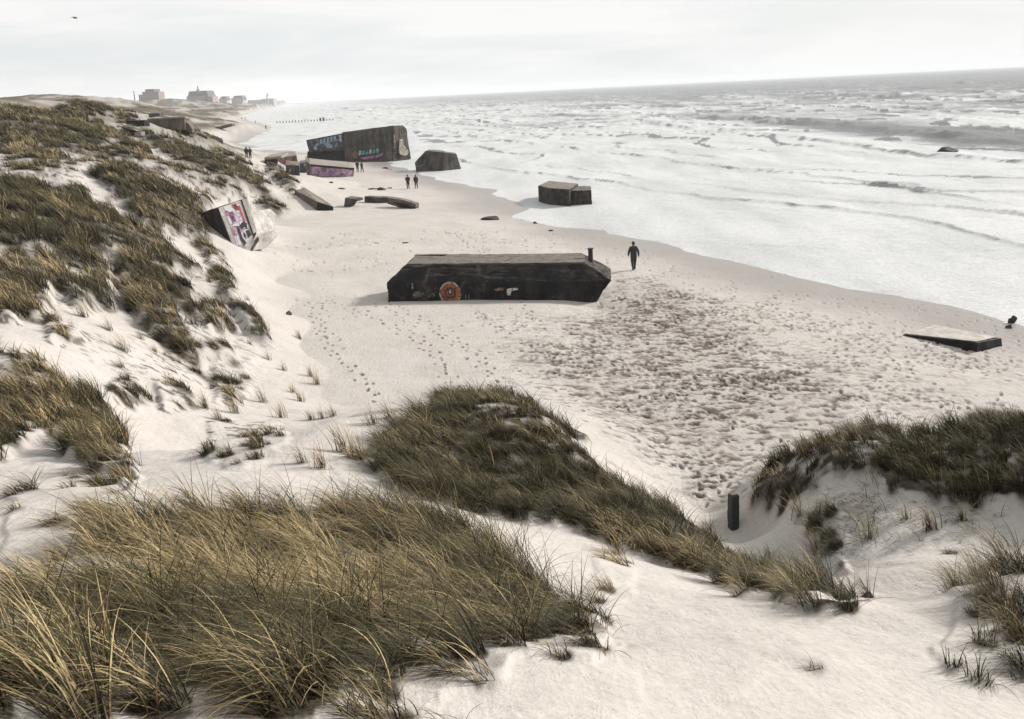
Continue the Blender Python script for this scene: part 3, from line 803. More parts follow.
def grid_interp(x, y, arr):
    r = np.hypot(x, y); a = np.arctan2(x, y)
    fi = np.interp(r, RR, np.arange(nR)); fj = np.interp(a, AZ, np.arange(nA))
    i = np.clip(fi.astype(int), 0, nR - 2); j = np.clip(fj.astype(int), 0, nA - 2); fx = fi - i; fy = fj - j
    return arr[i, j] * (1 - fx) * (1 - fy) + arr[i + 1, j] * fx * (1 - fy) + arr[i, j + 1] * (1 - fx) * fy + arr[i + 1, j + 1] * fx * fy
def sample_ground(r0, r1, a0, a1, n, power):
    """random points; density falls with distance as r**-power"""
    u = rng.random(n); e = 2 - power
    if abs(e) < 1e-6: r = r0 * (r1 / r0) ** u
    else: r = (r0 ** e + u * (r1 ** e - r0 ** e)) ** (1 / e)
    a = rng.uniform(a0, a1, n); return np.sin(a) * r, np.cos(a) * r, r
def grass_field(name, r0, r1, a0, a1, space, nb, segs, wmin, wmul, seed, lmul=1.0):
    """tussocks on a jittered lattice that widens with distance; nb blades each"""
    # lattice in (ln r, azimuth) where cells are square; several octaves of spacing
    cx, cy, cs = [], [], []
    r = r0
    while r < r1:
        s = space * max(1.0, (r / 16) ** .62); n = int((a1 - a0) * r / s)
        a = a0 + (np.arange(n) + rng.random(n)) * (a1 - a0) / n; rr = r + (rng.random(n) - .5) * s * 1.1
        cx.append(np.sin(a) * rr); cy.append(np.cos(a) * rr); cs.append(np.full(n, s)); r += s * .86
    cx, cy, cs = map(np.concatenate, (cx, cy, cs))
    z0 = grid_interp(cx, cy, Z); d, l, st, le = cover(cx, cy, z0)
    fade = np.clip(grid_interp(cx, cy, dsm) / .55, 0, 1)
    vig = fbm(cx * .5, cy * .5, 3, 97)                     # how vigorous the stand is here
    keep = rng.random(len(cx)) < np.minimum(d, 1.15) * (.5 + .5 * fade) * np.clip((vig - .26) * 5, np.clip(d - .5, .4, .9), 1)
    cx, cy, cs, l, st, le, fade, vig = [q[keep] for q in (cx, cy, cs, l, st, le, fade, vig)]
    m = len(cx); size = np.clip(rng.normal(1, .26, m), .45, 1.45) * (.55 + .45 * fade) * (.45 + 1.05 * vig)
    cnt = np.maximum(6, (nb * size ** 1.5 * rng.uniform(.6, 1.3, m))).astype(int)
    k = np.repeat(np.arange(m), cnt); n = len(k)
    t = rng.uniform(0, 2 * np.pi, n); q = np.sqrt(rng.random(n)) * cs[k] * .42 * size[k] ** .5
    x = cx[k] + np.cos(t) * q; y = cy[k] + np.sin(t) * q; r = np.hypot(x, y)
    zb = grid_interp(x, y, Z2)
    L = np.minimum(l[k] * lmul * size[k] * np.clip(rng.normal(.9, .22, n), .3, 1.35), .95)
    sh = np.clip(st * .55 + (fbm(cx * .45, cy * .45, 3, 96) - .53) * 1.2 + rng.normal(0, .16, m), .02, .92)
    tin = np.clip(rng.normal(1, .25, m), .5, 1.6)
    hd = rng.normal(0, .28, m) + (fbm(cx * .25, cy * .25, 2, 98) - .5) * 1.5
    wd = np.maximum(wmin, r * .00068 * wmul) * rng.uniform(.6, 1.4, n)
    qq = q / (cs[k] * .42)
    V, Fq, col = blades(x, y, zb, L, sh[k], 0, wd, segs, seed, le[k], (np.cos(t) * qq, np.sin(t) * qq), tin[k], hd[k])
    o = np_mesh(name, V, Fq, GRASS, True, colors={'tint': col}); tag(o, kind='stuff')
    fi = np.clip(np.rint(np.interp(r, RR, np.arange(nR))), 0, nR - 1).astype(int); fj = np.clip(np.rint(np.interp(np.arctan2(x, y), AZ, np.arange(nA))), 0, nA - 1).astype(int)
    np.add.at(COVW, fi * nA + fj, cs[k] ** 2 / nb)
    print(name, m, n); return o
g1 = grass_field('marram_grass', 2.6, 17, -.66, .66, .28, 75, 6, .0078, 1.0, 201, .60)
g2 = grass_field('marram_grass', 17, 34, -.62, .62, .27, 72, 5, .0075, .95, 202, .60)
g3 = grass_field('marram_grass', 34, 260, -.62, -.12, .33, 60, 4, .0062, .85, 203, .78)

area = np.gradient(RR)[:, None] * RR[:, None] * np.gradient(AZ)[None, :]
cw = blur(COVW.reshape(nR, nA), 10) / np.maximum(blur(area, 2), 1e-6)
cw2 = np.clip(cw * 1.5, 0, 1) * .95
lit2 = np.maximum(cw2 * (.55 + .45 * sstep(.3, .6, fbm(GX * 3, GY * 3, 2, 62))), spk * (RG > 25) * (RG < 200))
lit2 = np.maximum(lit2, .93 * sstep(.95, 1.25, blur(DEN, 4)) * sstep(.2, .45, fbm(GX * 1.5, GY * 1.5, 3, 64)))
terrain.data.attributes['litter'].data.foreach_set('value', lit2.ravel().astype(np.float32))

# ================================================================== THINGS
def weather(o, levels, amp, scale, seed=0, ang=28):
    """subdivide a block and wear its surface and edges unevenly"""
    if levels:
        md = o.modifiers.new('sub', 'SUBSURF'); md.subdivision_type = 'SIMPLE'; md.levels = levels; md.render_levels = levels
        dg = bpy.context.evaluated_depsgraph_get(); me = bpy.data.meshes.new_from_object(o.evaluated_get(dg))
        o.modifiers.clear(); old = o.data; o.data = me; me.name = old.name; bpy.data.meshes.remove(old)
    from mathutils import noise
    me = o.data
    nr = [v.normal.copy() for v in me.vertices]
    for v, n in zip(me.vertices, nr):
        a = noise.fractal(v.co * scale + Vector((seed * 5.3, seed, 0)), 1.0, 2.0, 4)
        c = noise.noise(v.co * scale * 3.1 + Vector((0, seed * 3.1, 0)))
        v.co += n * (a * amp - max(0, c - .35) * amp * 1.3)
    for p in me.polygons: p.use_smooth = True
    me.set_sharp_from_angle(angle=R(ang)); me.update()
    return o

def block(name, front, Y, ext, mat, root, lv=3, amp=.06, scale=.5, bevel=.06, seed=1, depth=None):
    """a worn block: its front outline seen in the photo stood at distance Y, pushed back along ext"""
    pts = [at_y(a, b, Y + (depth[i] if depth else 0)) for i, (a, b) in enumerate(front)]
    bm = prism(pts, ext)
    o = bm_obj(name, bm, mat, root, bevel=bevel, rel=root.location)
    return weather(o, lv, amp, scale, seed)

def decal(name, poly, Yf, mat, root, th=.02, thk=.03):
    """paint: a thin coat on a face; Yf gives the face's distance at a pixel column"""
    pts = [at_y(a, b, (Yf(a) if callable(Yf) else Yf) - th) for a, b in poly]
    o = bm_obj(name, prism(pts, (0, thk, 0)), mat, root, rel=root.location)
    return o

def V3(a): return Vector((float(a[0]), float(a[1]), float(a[2])))
def base(px, py): return V3(gp(px, py))

# paints
P_PURPLE = graffiti_mat('purple_spray', [(.40,.24,.36), (.50,.30,.40), (.26,.16,.29), (.58,.42,.50), (.36,.24,.40), (.44,.20,.28)], 1.7, (.12,.09,.10), 1, .56)
P_BLUE = graffiti_mat('blue_spray', [(.10,.17,.26), (.05,.07,.12), (.20,.28,.36), (.03,.03,.05), (.30,.34,.38)], 1.3, (.055,.05,.05), 2, .52)
P_PINK = graffiti_mat('pink_spray', [(.42,.17,.17), (.34,.12,.13), (.48,.26,.22), (.20,.10,.10)], 1.1, (.13,.09,.08), 3, .6)
P_MULTI = graffiti_mat('many_coloured_spray', [(.55,.53,.53), (.50,.49,.49), (.40,.22,.33), (.58,.57,.57), (.42,.14,.22), (.5,.42,.5), (.55,.54,.54)], 1.9, (.50,.47,.45), 4, .62)
P_TURQ = worn('turquoise_spray', (.16,.50,.46), amt=.66, scale=2); P_WHITE = worn('white_paint', (.66,.64,.60), amt=.62, scale=6)
P_ROSE = worn('rose_spray', (.40,.19,.33), amt=.64, scale=2); P_OCHRE = worn('ochre_spray', (.34,.22,.13), amt=.55, scale=3); P_BLK = plain('black_paint', (.012,.012,.014), .6, .3)
P_REDS = plain('red_spray', (.42, .06, .09), .7, .3); P_ORANGE = worn('orange_paint', (.36, .115, .055), amt=.60, scale=7); P_CREAM = worn('cream_paint', (.50,.45,.38), amt=.58, scale=4)

C_LIT_TOP = concrete('lit_top_concrete', (.06, .053, .047), (.17, .15, .13), 2.4, (.03, .027, .025), .15, dust=.3)  # lighter concrete that paints the bunker's top as lit
# ---------------------------------------------------------------- the big overturned bunker in the middle
P0 = base(388, 301.5); P1 = base(598, 303)
e1 = (P1 - P0); Lm = e1.length; e1.z *= .5; e1.normalize(); e2 = Vector((-e1.y, e1.x, 0)).normalized(); e3 = e1.cross(e2).normalized()
if e2.y < 0: e2 = -e2
e3 = Vector((0, 0, 1))
mb = empty('bunker', P0, 'long dark concrete bunker lying on the open beach with a painted orange ring', 'bunker')
def L_(a, b, c): return P0 + e1 * (a * Lm) + e2 * b + e3 * c
lowz = -.7
hp = [L_(0, 0, lowz), L_(0, 0, .98), L_(.955, .25, lowz), L_(1.0, .15, .06), L_(1.065, .25, .95), L_(1.06, 3.6, .95), L_(.96, 3.7, lowz), L_(-.005, 3.9, lowz), L_(-.005, 3.9, 1.0), L_(.95, .0, .95), L_(.92, 0, lowz),
      L_(.085, .85, 1.78), L_(.95, .80, 1.74), L_(.925, 3.3, 1.82), L_(.085, 3.3, 1.86)]
body = bm_obj('body', hull(hp), C_MAIN, mb, bevel=.05, rel=P0); weather(body, 5, .075, 1.1, 3)
tp = [L_(.088, .87, 1.79), L_(.946, .83, 1.75), L_(.923, 3.26, 1.83), L_(.088, 3.26, 1.87)]
o = bm_obj('top_slab', prism(tp, (0, 0, .045)), C_LIT_TOP, mb, bevel=.015, rel=P0); weather(o, 6, .045, 1.5, 5)  # thin layer added so the top is coloured as lit
bm = bmesh.new(); m3 = Matrix((e1, e2, e3)).transposed()
box(bm, L_(.165, 3.12, 1.90), (1.75, .35, .11), m3.to_quaternion()); o = bm_obj('broken_edge', bm, C_GREY, mb, bevel=.03, rel=P0); weather(o, 3, .05, 1.5, 6)
bm = bmesh.new(); c = L_(.965, 2.1, 1.80)
bmesh.ops.create_cone(bm, segments=16, radius1=.13, radius2=.125, depth=1.0, cap_ends=True, matrix=Matrix.Translation(c))
bmesh.ops.create_cone(bm, segments=16, radius1=.16, radius2=.16, depth=.05, cap_ends=True, matrix=Matrix.Translation(c + Vector((0, 0, .5))))
bm_obj('pipe_stub', bm, C_BLACK, mb, rel=P0, smooth=False)
def disc_on(cx, cz, r0, r1, mat, off, name, parent=mb, seg=40, wob=.02, squash=1.0):
    bm = bmesh.new(); a = []; b = []
    for k in range(seg):
        t = 2 * math.pi * k / seg; w = 1 + wob * math.sin(3 * t + cx) + wob * .6 * math.sin(7 * t)
        for lst, r in ((a, r1), (b, r0)):
            lst.append(P0 + e1 * (cx + math.cos(t) * r * w * squash) + e2 * (-off) + e3 * (cz + math.sin(t) * r * w))
    if r0 <= 0:
        vs = [bm.verts.new(p) for p in a]; bm.faces.new(vs)
    else:
        va = [bm.verts.new(p) for p in a]; vb = [bm.verts.new(p) for p in b]
        for k in range(seg): bm.faces.new((va[k], va[(k + 1) % seg], vb[(k + 1) % seg], vb[k]))
    r = bmesh.ops.extrude_face_region(bm, geom=bm.faces[:]); bmesh.ops.translate(bm, verts=[g for g in r['geom'] if isinstance(g, bmesh.types.BMVert)], vec=e2 * .04)
    return bm_obj(name, bm, mat, parent, rel=P0 if parent is mb else None)
kx = Lm * (452 - 388) / 210.0
ring = disc_on(kx, .44, .50, .575, P_CREAM, .085, 'painted_ring')
for args in ((.30, .495, P_ORANGE, .083), (.20, .30, P_BLK, .081), (.13, .20, P_ORANGE, .083), (0, .13, P_BLK, .080)):
    o = disc_on(kx, .44, *args[:2], args[2], args[3], 'painted_ring')
disc_on(kx, .50, 0, .085, P_WHITE, .092, 'paint_dot', squash=.5)
def splash(pts, mat, name='paint_patch'):
    P = [P0 + e1 * (Lm * (a - 388) / 210.0) + e2 * (-.085) + e3 * ((302 - b + (a - 388) * .006) * .0525) for a, b in pts]
    return bm_obj(name, prism(P, e2 * .04), mat, mb, rel=P0)
splash([(508.8,297.2),(508.8,291.2),(513,290.4),(520,290),(519.6,292),(514.6,292.7),(512.8,293.8),(512.2,297.4)], P_WHITE)
splash([(496,291),(502,289.5),(507,290),(505,292),(498,293)], P_OCHRE)
splash([(413,294),(418,291.5),(424,292.5),(430,291.5),(436,294),(437,297),(430,298.5),(422,297),(415,299)], worn('faded_paint', (.26,.23,.19), amt=.50, scale=5))
splash([(413.5,284),(415,284),(415,289.5),(413.5,289)], P_CREAM)
for a in (467, 470):
    splash([(a, 296), (a + 1.2, 296), (a + .6, 302), (a - .6, 302)], plain('faint_paint', (.09,.085,.08), .8, .3))

# ---------------------------------------------------------------- the tilted bunker far up the beach
b0 = base(352, 162); Yb = b0.y
fb = empty('bunker', b0, 'huge bunker block tilted up on its left end by the surf, covered in graffiti', 'bunker')
block('main_block', [(342.5,132.5),(385,127.2),(394,126),(394,162.5),(372,163.5),(345,164)], Yb, (.2, 7.5, -.3), C_GREY, fb, 4, .09, .35, .12, 2)
block('end_block', [(393,126),(397,125.2),(403.5,125.8),(406.5,128.5),(411,157.8),(410.5,161.5),(393,163)], Yb, (-.6, 5.0, -.2), C_GREY, fb, 4, .09, .35, .25, 3, [-.25, .3, 1.6, 2.2, 3.4, 3.2, -.25])
block('wing', [(306.3,140.2),(343.5,133.0),(343.5,150),(309,152.5)], Yb - .15, (.6, 6.5, -.2), C_GREY, fb, 3, .07, .4, .08, 4)
block('lower_wall', [(307.5,151.5),(345,149.2),(346,165),(306,165)], Yb + .35, (.6, 5.5, 0), C_MAIN, fb, 3, .07, .4, .08, 5)
pts = [at_y(a, b, Yb - .1) for a, b in ((342,132.2),(393,125.4),(393,126.8),(342,133.8))]
o = bm_obj('roof_edge', prism(pts, (1.0, 7.6, -.25)), C_BROWN, fb, bevel=.05, rel=b0); weather(o, 3, .05, .6, 7)
decal('graffiti', [(308.5,141.2),(341.5,134.8),(341.8,146.5),(311,150.5)], Yb - .18, P_BLUE, fb)
for k, xx in enumerate(np.linspace(321, 335, 5)):       # sprayed letter shapes
    yy = 142.0 - (xx - 321) * .22
    decal('graffiti_letter', [(xx - 1.3, yy + 3.0), (xx - .7, yy - 2.6), (xx + 1.0, yy - 3.0), (xx + .4, yy - .3), (xx + 1.5, yy + 2.4), (xx, yy + 1.0)], Yb - .21, plain('pale_blue_spray', (.26,.36,.44), .7, .3), fb, .03)
fy = Yb - .10
decal('graffiti', [(358.5,150.5),(380.5,147.2),(384,151.5),(382,157),(361,159.5),(355,156)], fy, P_BLK, fb, .04)
for k in range(6):
    xx = 360.2 + k * 3.5; yy = 152.9 - k * .42; q = (k * 37 % 5) * .22
    decal('graffiti_letter', [(xx - 1.5, yy + 2.2), (xx - 1.3 + q, yy - 2.2), (xx + .8, yy - 2.5 + q), (xx + 1.4, yy - .5), (xx + .2, yy + .2), (xx + 1.5, yy + 2.0 - q), (xx + .3, yy + 1.4), (xx - .6, yy + 2.6)], fy, P_TURQ if k % 3 else P_WHITE, fb, .08)
decal('graffiti', [(360,158),(367,156.4),(376,155.2),(383.5,152.8),(382.5,156),(374,158.2),(364,159.6)], fy, P_ROSE, fb, .075)
decal('graffiti', [(351.5,152.5),(354,150.6),(357,151.6),(358,155),(357,158.5),(353.5,159),(351,156.5)], fy, P_OCHRE, fb, .06)
ye = lambda a: Yb - .75 + 3.65 * (a - 393) / 19.0
decal('pale_stain', [(399.5,139.5),(401.5,138.5),(403.2,140),(404,145),(406.2,148),(408.4,151),(408,154.5),(405,155.8),(400.5,154.8),(398.5,151.5),(399.2,147),(400.3,144)], ye, P_CREAM, fb, .06)
decal('rust_streak', [(393.6,134.5),(394.8,133.5),(395.6,146),(395.0,154),(394.0,147)], lambda a: ye(a) - .05, P_OCHRE, fb, .06)
block('dark_opening', [(396.5,128.5),(401.5,127.2),(402,133.5),(397,135)], Yb + 1.2, (.2, .5, 0), P_BLK, fb, 0, 0, 1, .02)

# ---------------------------------------------------------------- purple block in front of it
b0 = base(330, 177); t = empty('concrete_block', b0, 'low slanting concrete block painted purple and pink in front of the tilted bunker', 'concrete block')
Yp = b0.y
block('body', [(309.5,164),(354.5,168),(353.2,178.5),(309.5,178)], Yp, (-.9, 4.6, .55), C_TOP, t, 3, .05, .5, .06, 8)
block('side_wing', [(306.2,161.2),(309.6,163.6),(309.6,178),(307,176)], Yp + .15, (-.9, 4.2, .5), C_BROWN, t, 2, .04, .5, .05, 9)
decal('graffiti', [(312,166.3),(352.8,169.6),(352.2,176.6),(311.8,176.2)], Yp - .06, P_PURPLE, t, .02, .06)
block('dark_lip', [(310,164.2),(354.3,168.2),(354.1,170),(310.3,166.2)], Yp - .1, (0, .12, 0), C_MAIN, t, 0, 0, 1, .02)
# broken blocks left of it
b0 = base(287, 166); Yq = b0.y
t = empty('concrete_block', b0, 'small leaning block with reddish paint and a sandy top, left of the purple block', 'concrete block')
block('body', [(277.5,158),(296.5,155.2),(298,163.8),(285,167.5),(278,166)], Yq, (-1.0, 4.2, .5), C_TOP, t, 3, .06, .5, .06, 10)
decal('graffiti', [(279,158.8),(289.5,157),(289.5,163),(281,163.4)], Yq - .06, P_PINK, t, .02, .06)
decal('graffiti', [(291.5,157.6),(295.5,156.8),(296.4,160.2),(292.4,161)], Yq - .06, P_OCHRE, t, .025, .06)
b0 = base(292, 175); Yr = b0.y
t = empty('concrete_block', b0, 'bare grey concrete stump half buried in sand in front of the reddish block', 'concrete block')
block('body', [(285,164.5),(299,165.8),(299.4,176.5),(287,177)], Yr, (-.5, 3.0, .3), C_GREY, t, 3, .07, .5, .07, 11)
decal('pale_mark', [(289,168),(291,168.2),(290.6,173),(289,172.6)], Yr - .07, P_CREAM, t, .02, .06)
b0 = base(302, 173); Ys = b0.y
t = empty('concrete_block', b0, 'narrow block sprayed dull blue squeezed beside the purple block', 'concrete block')
block('body', [(298.8,163.8),(306.2,162.6),(306.6,173.5),(299.2,174.2)], Ys + .6, (-.4, 3.0, .3), C_GREY, t, 2, .05, .5, .05, 12)
decal('graffiti', [(299.6,164.6),(305.6,163.6),(305.8,171),(300,171.6)], Ys + .54, P_BLUE, t, .02, .06)
b0 = base(268, 165); Yt = b0.y
t = empty('concrete_slab', b0, 'thin broken slab roofing a dark hollow at the left end of the ruins', 'concrete slab')
block('slab', [(264,157.8),(281,156.2),(282,158.4),(264.5,159.6)], Yt, (.2, 4.0, .3), C_TOP, t, 2, .05, .6, .04, 13)
block('hollow_shade', [(264.5,159.2),(274,158.6),(274.5,166),(263.5,165)], Yt + .8, (0, 2.5, 0), C_MAIN, t, 2, .05, .6, .04, 14)  # solid dark block standing in for the shade in the hollow

# ---------------------------------------------------------------- dark block at the water's edge
b0 = base(436, 172); Yd = b0.y
t = empty('concrete_block', b0, 'dark slope-sided block standing at the edge of the surf right of the tilted bunker', 'concrete block')
block('body', [(414.5,163),(425.5,150.8),(441.5,152.2),(444.5,173),(416,172.5)], Yd, (.2, 4.0, 0), C_GREY, t, 3, .08, .4, .1, 15, [1.5, 1.2, 0, -.3, .6])
block('side_block', [(441.5,152),(456.5,154),(460.8,168),(460.6,173),(444,173.5)], Yd, (-.3, 3.5, 0), C_GREY, t, 3, .08, .4, .1, 16, [0, 1.4, 2.0, 1.8, -.2])
# ---------------------------------------------------------------- block standing in the sea
b0 = V3(at_z(566, 204, .1)); Ye = b0.y
t = empty('concrete_block', b0, 'square dark block with a flat brownish top awash in the shallow surf', 'concrete block')
def slab_up(name, plan, h, mat, amp, seed, z0=-.6, bev=.04):
    bm = prism([V3((p[0], p[1], z0)) for p in plan], (0, 0, h - z0)); o = bm_obj(name, bm, mat, t, bevel=bev, rel=b0); return weather(o, 4, amp, .8, seed)
pa, pb_, pc = at_z(538.8, 201.8, 0), at_z(549, 204.8, 0), at_z(569.8, 206.6, 0)
pd = pc + np.array([1.3, 5.6, 0]); pe = pa + np.array([1.3, 5.0, 0])
slab_up('body', [pa, pb_, pc, pd, pe], 1.62, C_SEA, .035, 17)
q1_, q2_ = at_z(570.5, 205.2, 0), at_z(592, 204.6, 0)
slab_up('side_block', [q1_, q2_, q2_ + np.array([.3, 4.2, 0]), q1_ + np.array([.9, 4.6, 0])], 1.42, C_SEA, .06, 18, bev=.07)
cen = (pa + pb_ + pc + pd + pe) / 5
bm = prism([V3((*(cen + (p - cen) * .965)[:2], 1.625)) for p in (pa, pb_, pc, pd, pe)], (0, 0, .035)); weather(bm_obj('top_crust', bm, C_BROWN, t, bevel=.01, rel=b0), 4, .02, .9, 19)

# ---------------------------------------------------------------- long low slabs on the beach
b0 = base(377, 203); Yl = b0.y
t = empty('concrete_beam', b0, 'straight dark beam lying on the sand, left half of the broken low wall', 'concrete beam')
block('body', [(364.5,196.5),(389,197.6),(389,203.2),(364.5,202.6)], Yl, (.3, .9, .02), C_GREY, t, 3, .07, .8, .05, 20)
b0 = base(403, 209); Yl2 = b0.y
t = empty('concrete_beam', b0, 'cracked beam with pale top sloping down to the right end of the broken low wall', 'concrete beam')
block('body', [(386.5,197.6),(402,199.8),(415.8,203.6),(415.4,210.4),(400,207.6),(387,204)], Yl2, (.3, .6, .03), C_BROWN, t, 3, .07, .8, .05, 21, [1.4, .6, 0, 0, .6, 1.4])
block('dark_face', [(392,201.8),(402,203),(415,207),(414.6,209.6),(400,206.8)], Yl2 - .14, (.1, .3, 0), C_MAIN, t, 2, .03, 1, .03, 22, [1.0, .6, 0, 0, .6])
b0 = base(348, 207); Yl3 = b0.y
t = empty('concrete_beam', b0, 'short tilted beam end poking out of the sand left of the low wall', 'concrete beam')
block('body', [(345,197.6),(356,199.4),(357,201.2),(351,202),(348,207.6),(343.6,207.6)], Yl3, (.5, 1.0, .05), C_GREY, t, 3, .05, .8, .04, 23)

# ---------------------------------------------------------------- buried wall sloping out of the dune
b0 = base(318, 210.5); Yw = b0.y
t = empty('concrete_wall', b0, 'buried wall running down out of the dune and ending in a dark broken end', 'wall')
wpts = [at_y(a, b, Yw + d) for a, b, d in ((317, 201.5, 0), (316, 213.5, 0), (333.3, 206.5, .7), (333, 213, .7), (294.5, 190, 5), (303.5, 188.4, 5.6), (294.5, 196, 5), (303, 194, 5.6))]
o = bm_obj('body', hull([V3(p) for p in wpts]), C_BROWN, t, bevel=.05, rel=b0); weather(o, 4, .05, .8, 24)
block('end_shade', [(317.2,201.8),(333,206.9),(333,212.5),(316.6,213)], Yw - .08, (0, .14, 0), C_MAIN, t, 3, .03, .8, .02, 25, [0, .7, .7, 0])  # dark plate paints the wall's end as shaded beside the lit side
wc = [V3(at_y(a, b, Yw + d)) for a, b, d in ((331.6, 205.6, .75), (333.6, 206.2, .75), (304.2, 188.0, 5.6), (302.8, 188.1, 5.6))]
o = bm_obj('lit_edge', prism(wc, (0, .1, .08)), C_PALE, t, bevel=.01, rel=b0)  # pale strip painting the wall's top edge as lit

# ---------------------------------------------------------------- tilted graffiti bunker in the dune foot
b0 = base(236, 246); Yg = b0.y
t = empty('bunker', b0, 'slab-sided bunker tipped over at the foot of the dune with one brightly painted pale face', 'bunker')
nrm = Vector((.50, -.80, .33)).normalized(); pl0 = V3(at_y(233.5, 249, Yg))
def onp(a, b, lift=0):
    d = V3(ray(a, b)); c = V3(CAM); k = (pl0 - c).dot(nrm) / d.dot(nrm); return c + d * k + nrm * lift
fp = [onp(a, b) for a, b in ((217.5,207.5), (247.2,197.8), (257.2,232), (259,240), (249,257), (237.5,261))]
lf = [V3(at_y(199, 213.5, fp[0].y + 2.2)), V3(at_y(206, 262, fp[5].y + 2.4))]
bk = [p - nrm * 2.4 + Vector((0, .5, 0)) for p in fp[:3]] 
body = bm_obj('body', hull(fp + lf + bk), C_GREY, t, bevel=.04, rel=b0); weather(body, 4, .035, .7, 27)
def pdecal(name, poly, mat, lift=.06, thk=.05):
    pts = [onp(a, b, lift) for a, b in poly]; return bm_obj(name, prism(pts, nrm * -thk), mat, t, rel=b0)
pdecal('painted_face', [(218.3,208),(240.4,200.6),(252.2,234.6),(254,242),(247.5,255),(237.6,259)], C_PALE, .05, .09)
pdecal('edge_strip', [(241.6,200),(246.8,198.6),(256.6,231.6),(253.2,234)], C_PALE, .09, .12)
pdecal('dark_gap', [(240.4,200.4),(241.7,200),(253.3,234.2),(251.8,235.4)], P_BLK, .07, .1)
pdecal('graffiti', [(223.5,207.2),(238.8,202.2),(250.6,234.5),(244.6,244.4),(237.5,247)], P_MULTI, .065, .04)
for pl in ([(239,226),(243,221.5),(246.4,223.6),(247.2,229.5),(244,227),(241.4,230)], [(236.5,226.5),(239,228),(242,237.5),(246,243),(244,246),(240,240)],
           [(245.5,231),(248.6,230),(251.2,235.5),(248,238),(246.6,234.5)], [(243,232),(245.4,234.6),(245.8,238.6),(243.8,237)]):
    pdecal('graffiti_letter', pl, P_BLK, .08, .04)
for pl, m_ in (([(231,205.8),(236,204.4),(239.0,210),(235.8,210.8)], P_ORANGE), ([(229,213),(232.6,211.5),(236,221.5),(233,223)], P_ROSE), ([(237.4,206),(239.4,205.4),(245.5,222),(243.4,221.6)], P_REDS)):
    pdecal('graffiti_letter', pl, m_, .08, .04)
block('low_buttress', [(252.5,211.5),(259.5,217.5),(260,241),(249,252),(246.5,250.5),(256.4,234)], onp(256, 240).y - .35, (.8, 1.4, 0), C_PALE, t, 3, .04, .7, .04, 29, [1.3, 1.4, .8, -.15, -.15, .35])

# ---------------------------------------------------------------- ruins on the dune top
def ruin(front, px, py, r, ext, mat, label, cat='ruin', seed=30, extra=None):
    p = V3(at_r(px, py, r)); p.z = gz(p.x, p.y); t = empty('bunker_ruin', p, label, cat)
    Y = at_r(px, py, r)[1]
    block('body', front, Y, ext, mat, t, 3, .07, .4, .08, seed)
    for nm, f2, dy, e_, m_ in (extra or []): block(nm, f2, Y + dy, e_, m_, t, 2, .05, .5, .05, seed + 1)
    return t
ruin([(147,118.6),(184.5,117.2),(185.8,130),(150,131)], 166, 128, 146, (-.5, 4, -.2), C_BROWN, 'long low brown concrete block on the dune crest, its top grown with grass', seed=31,
     extra=[('roof_edge', [(158,117.8),(185,116.4),(185.2,118.2),(158,119.4)], -.15, (-.5, 3.5, -.2), C_TOP), ('end_wing', [(185,122),(188,123),(192,129),(192,133),(185,131)], .5, (-.5, 3, .2), C_BROWN)])
ruin([(122.5,120.8),(143.8,120),(144,126),(122.5,126.5)], 133, 126, 138, (-.3, 3, -.1), C_MAIN, 'flat dark slab jutting from the dune crest left of the long brown block', seed=33)
ruin([(124,128),(131,127),(138,131.2),(143,132),(143,141),(126,141)], 134, 139, 128, (-1.5, 4, .3), C_MAIN, 'jagged dark ruin below the crest slab with facets coloured pale as lit', seed=35,
     extra=[('lit_facet', [(133.8,132.4),(140.8,131.6),(141.4,136),(134.4,138.4)], -.35, (.3, .5, 0), C_TOP), ('lit_facet', [(126,128.6),(133,130.6),(138,131.4),(131,127.4)], -.25, (-.8, 2.5, .1), C_TOP)])  # paler concrete paints these facets as lit
ruin([(148,113.6),(158,113),(160,116.5),(149,117.5)], 154, 117, 160, (0, 3, .2), C_GREY, 'small rounded dark hump of concrete behind the long brown block', seed=37)

# ---------------------------------------------------------------- slab at the right edge of the beach
q0 = base(977, 352.5); q1 = base(1002.5, 346); q2 = base(903, 335.5); q3 = q2 + (q1 - q0) * 1.3 + Vector((0, .3, 0))
t = empty('concrete_slab', q0, 'flat dark-edged slab tilting up out of the wet sand at the right', 'concrete slab')
hp = [q0 + Vector((0, 0, -.2)), q1 + Vector((0, 0, -.2)), q2 + Vector((0, 0, -.15)), q3 + Vector((0, 0, -.2)), q0 + Vector((0, 0, .40)), q1 + Vector((-.05, 0, .33)), q2 + Vector((0, 0, .05)), q3 + Vector((0, 0, .06))]
o = bm_obj('body', hull(hp), C_MAIN, t, bevel=.03, rel=q0); weather(o, 4, .03, 1.2, 41)
tpz = [q0 * .97 + q3 * .03 + Vector((0, 0, .395)), q1 * .95 + q2 * .05 + Vector((-.05, 0, .335)), q3 * .97 + q0 * .03 + Vector((0, 0, .085)), q2 * .98 + q1 * .02 + Vector((0, 0, .075))]
o = bm_obj('sandy_top', prism(tpz, (0, 0, .03)), C_PALE, t, bevel=.01, rel=q0); weather(o, 4, .012, 2.0, 42)

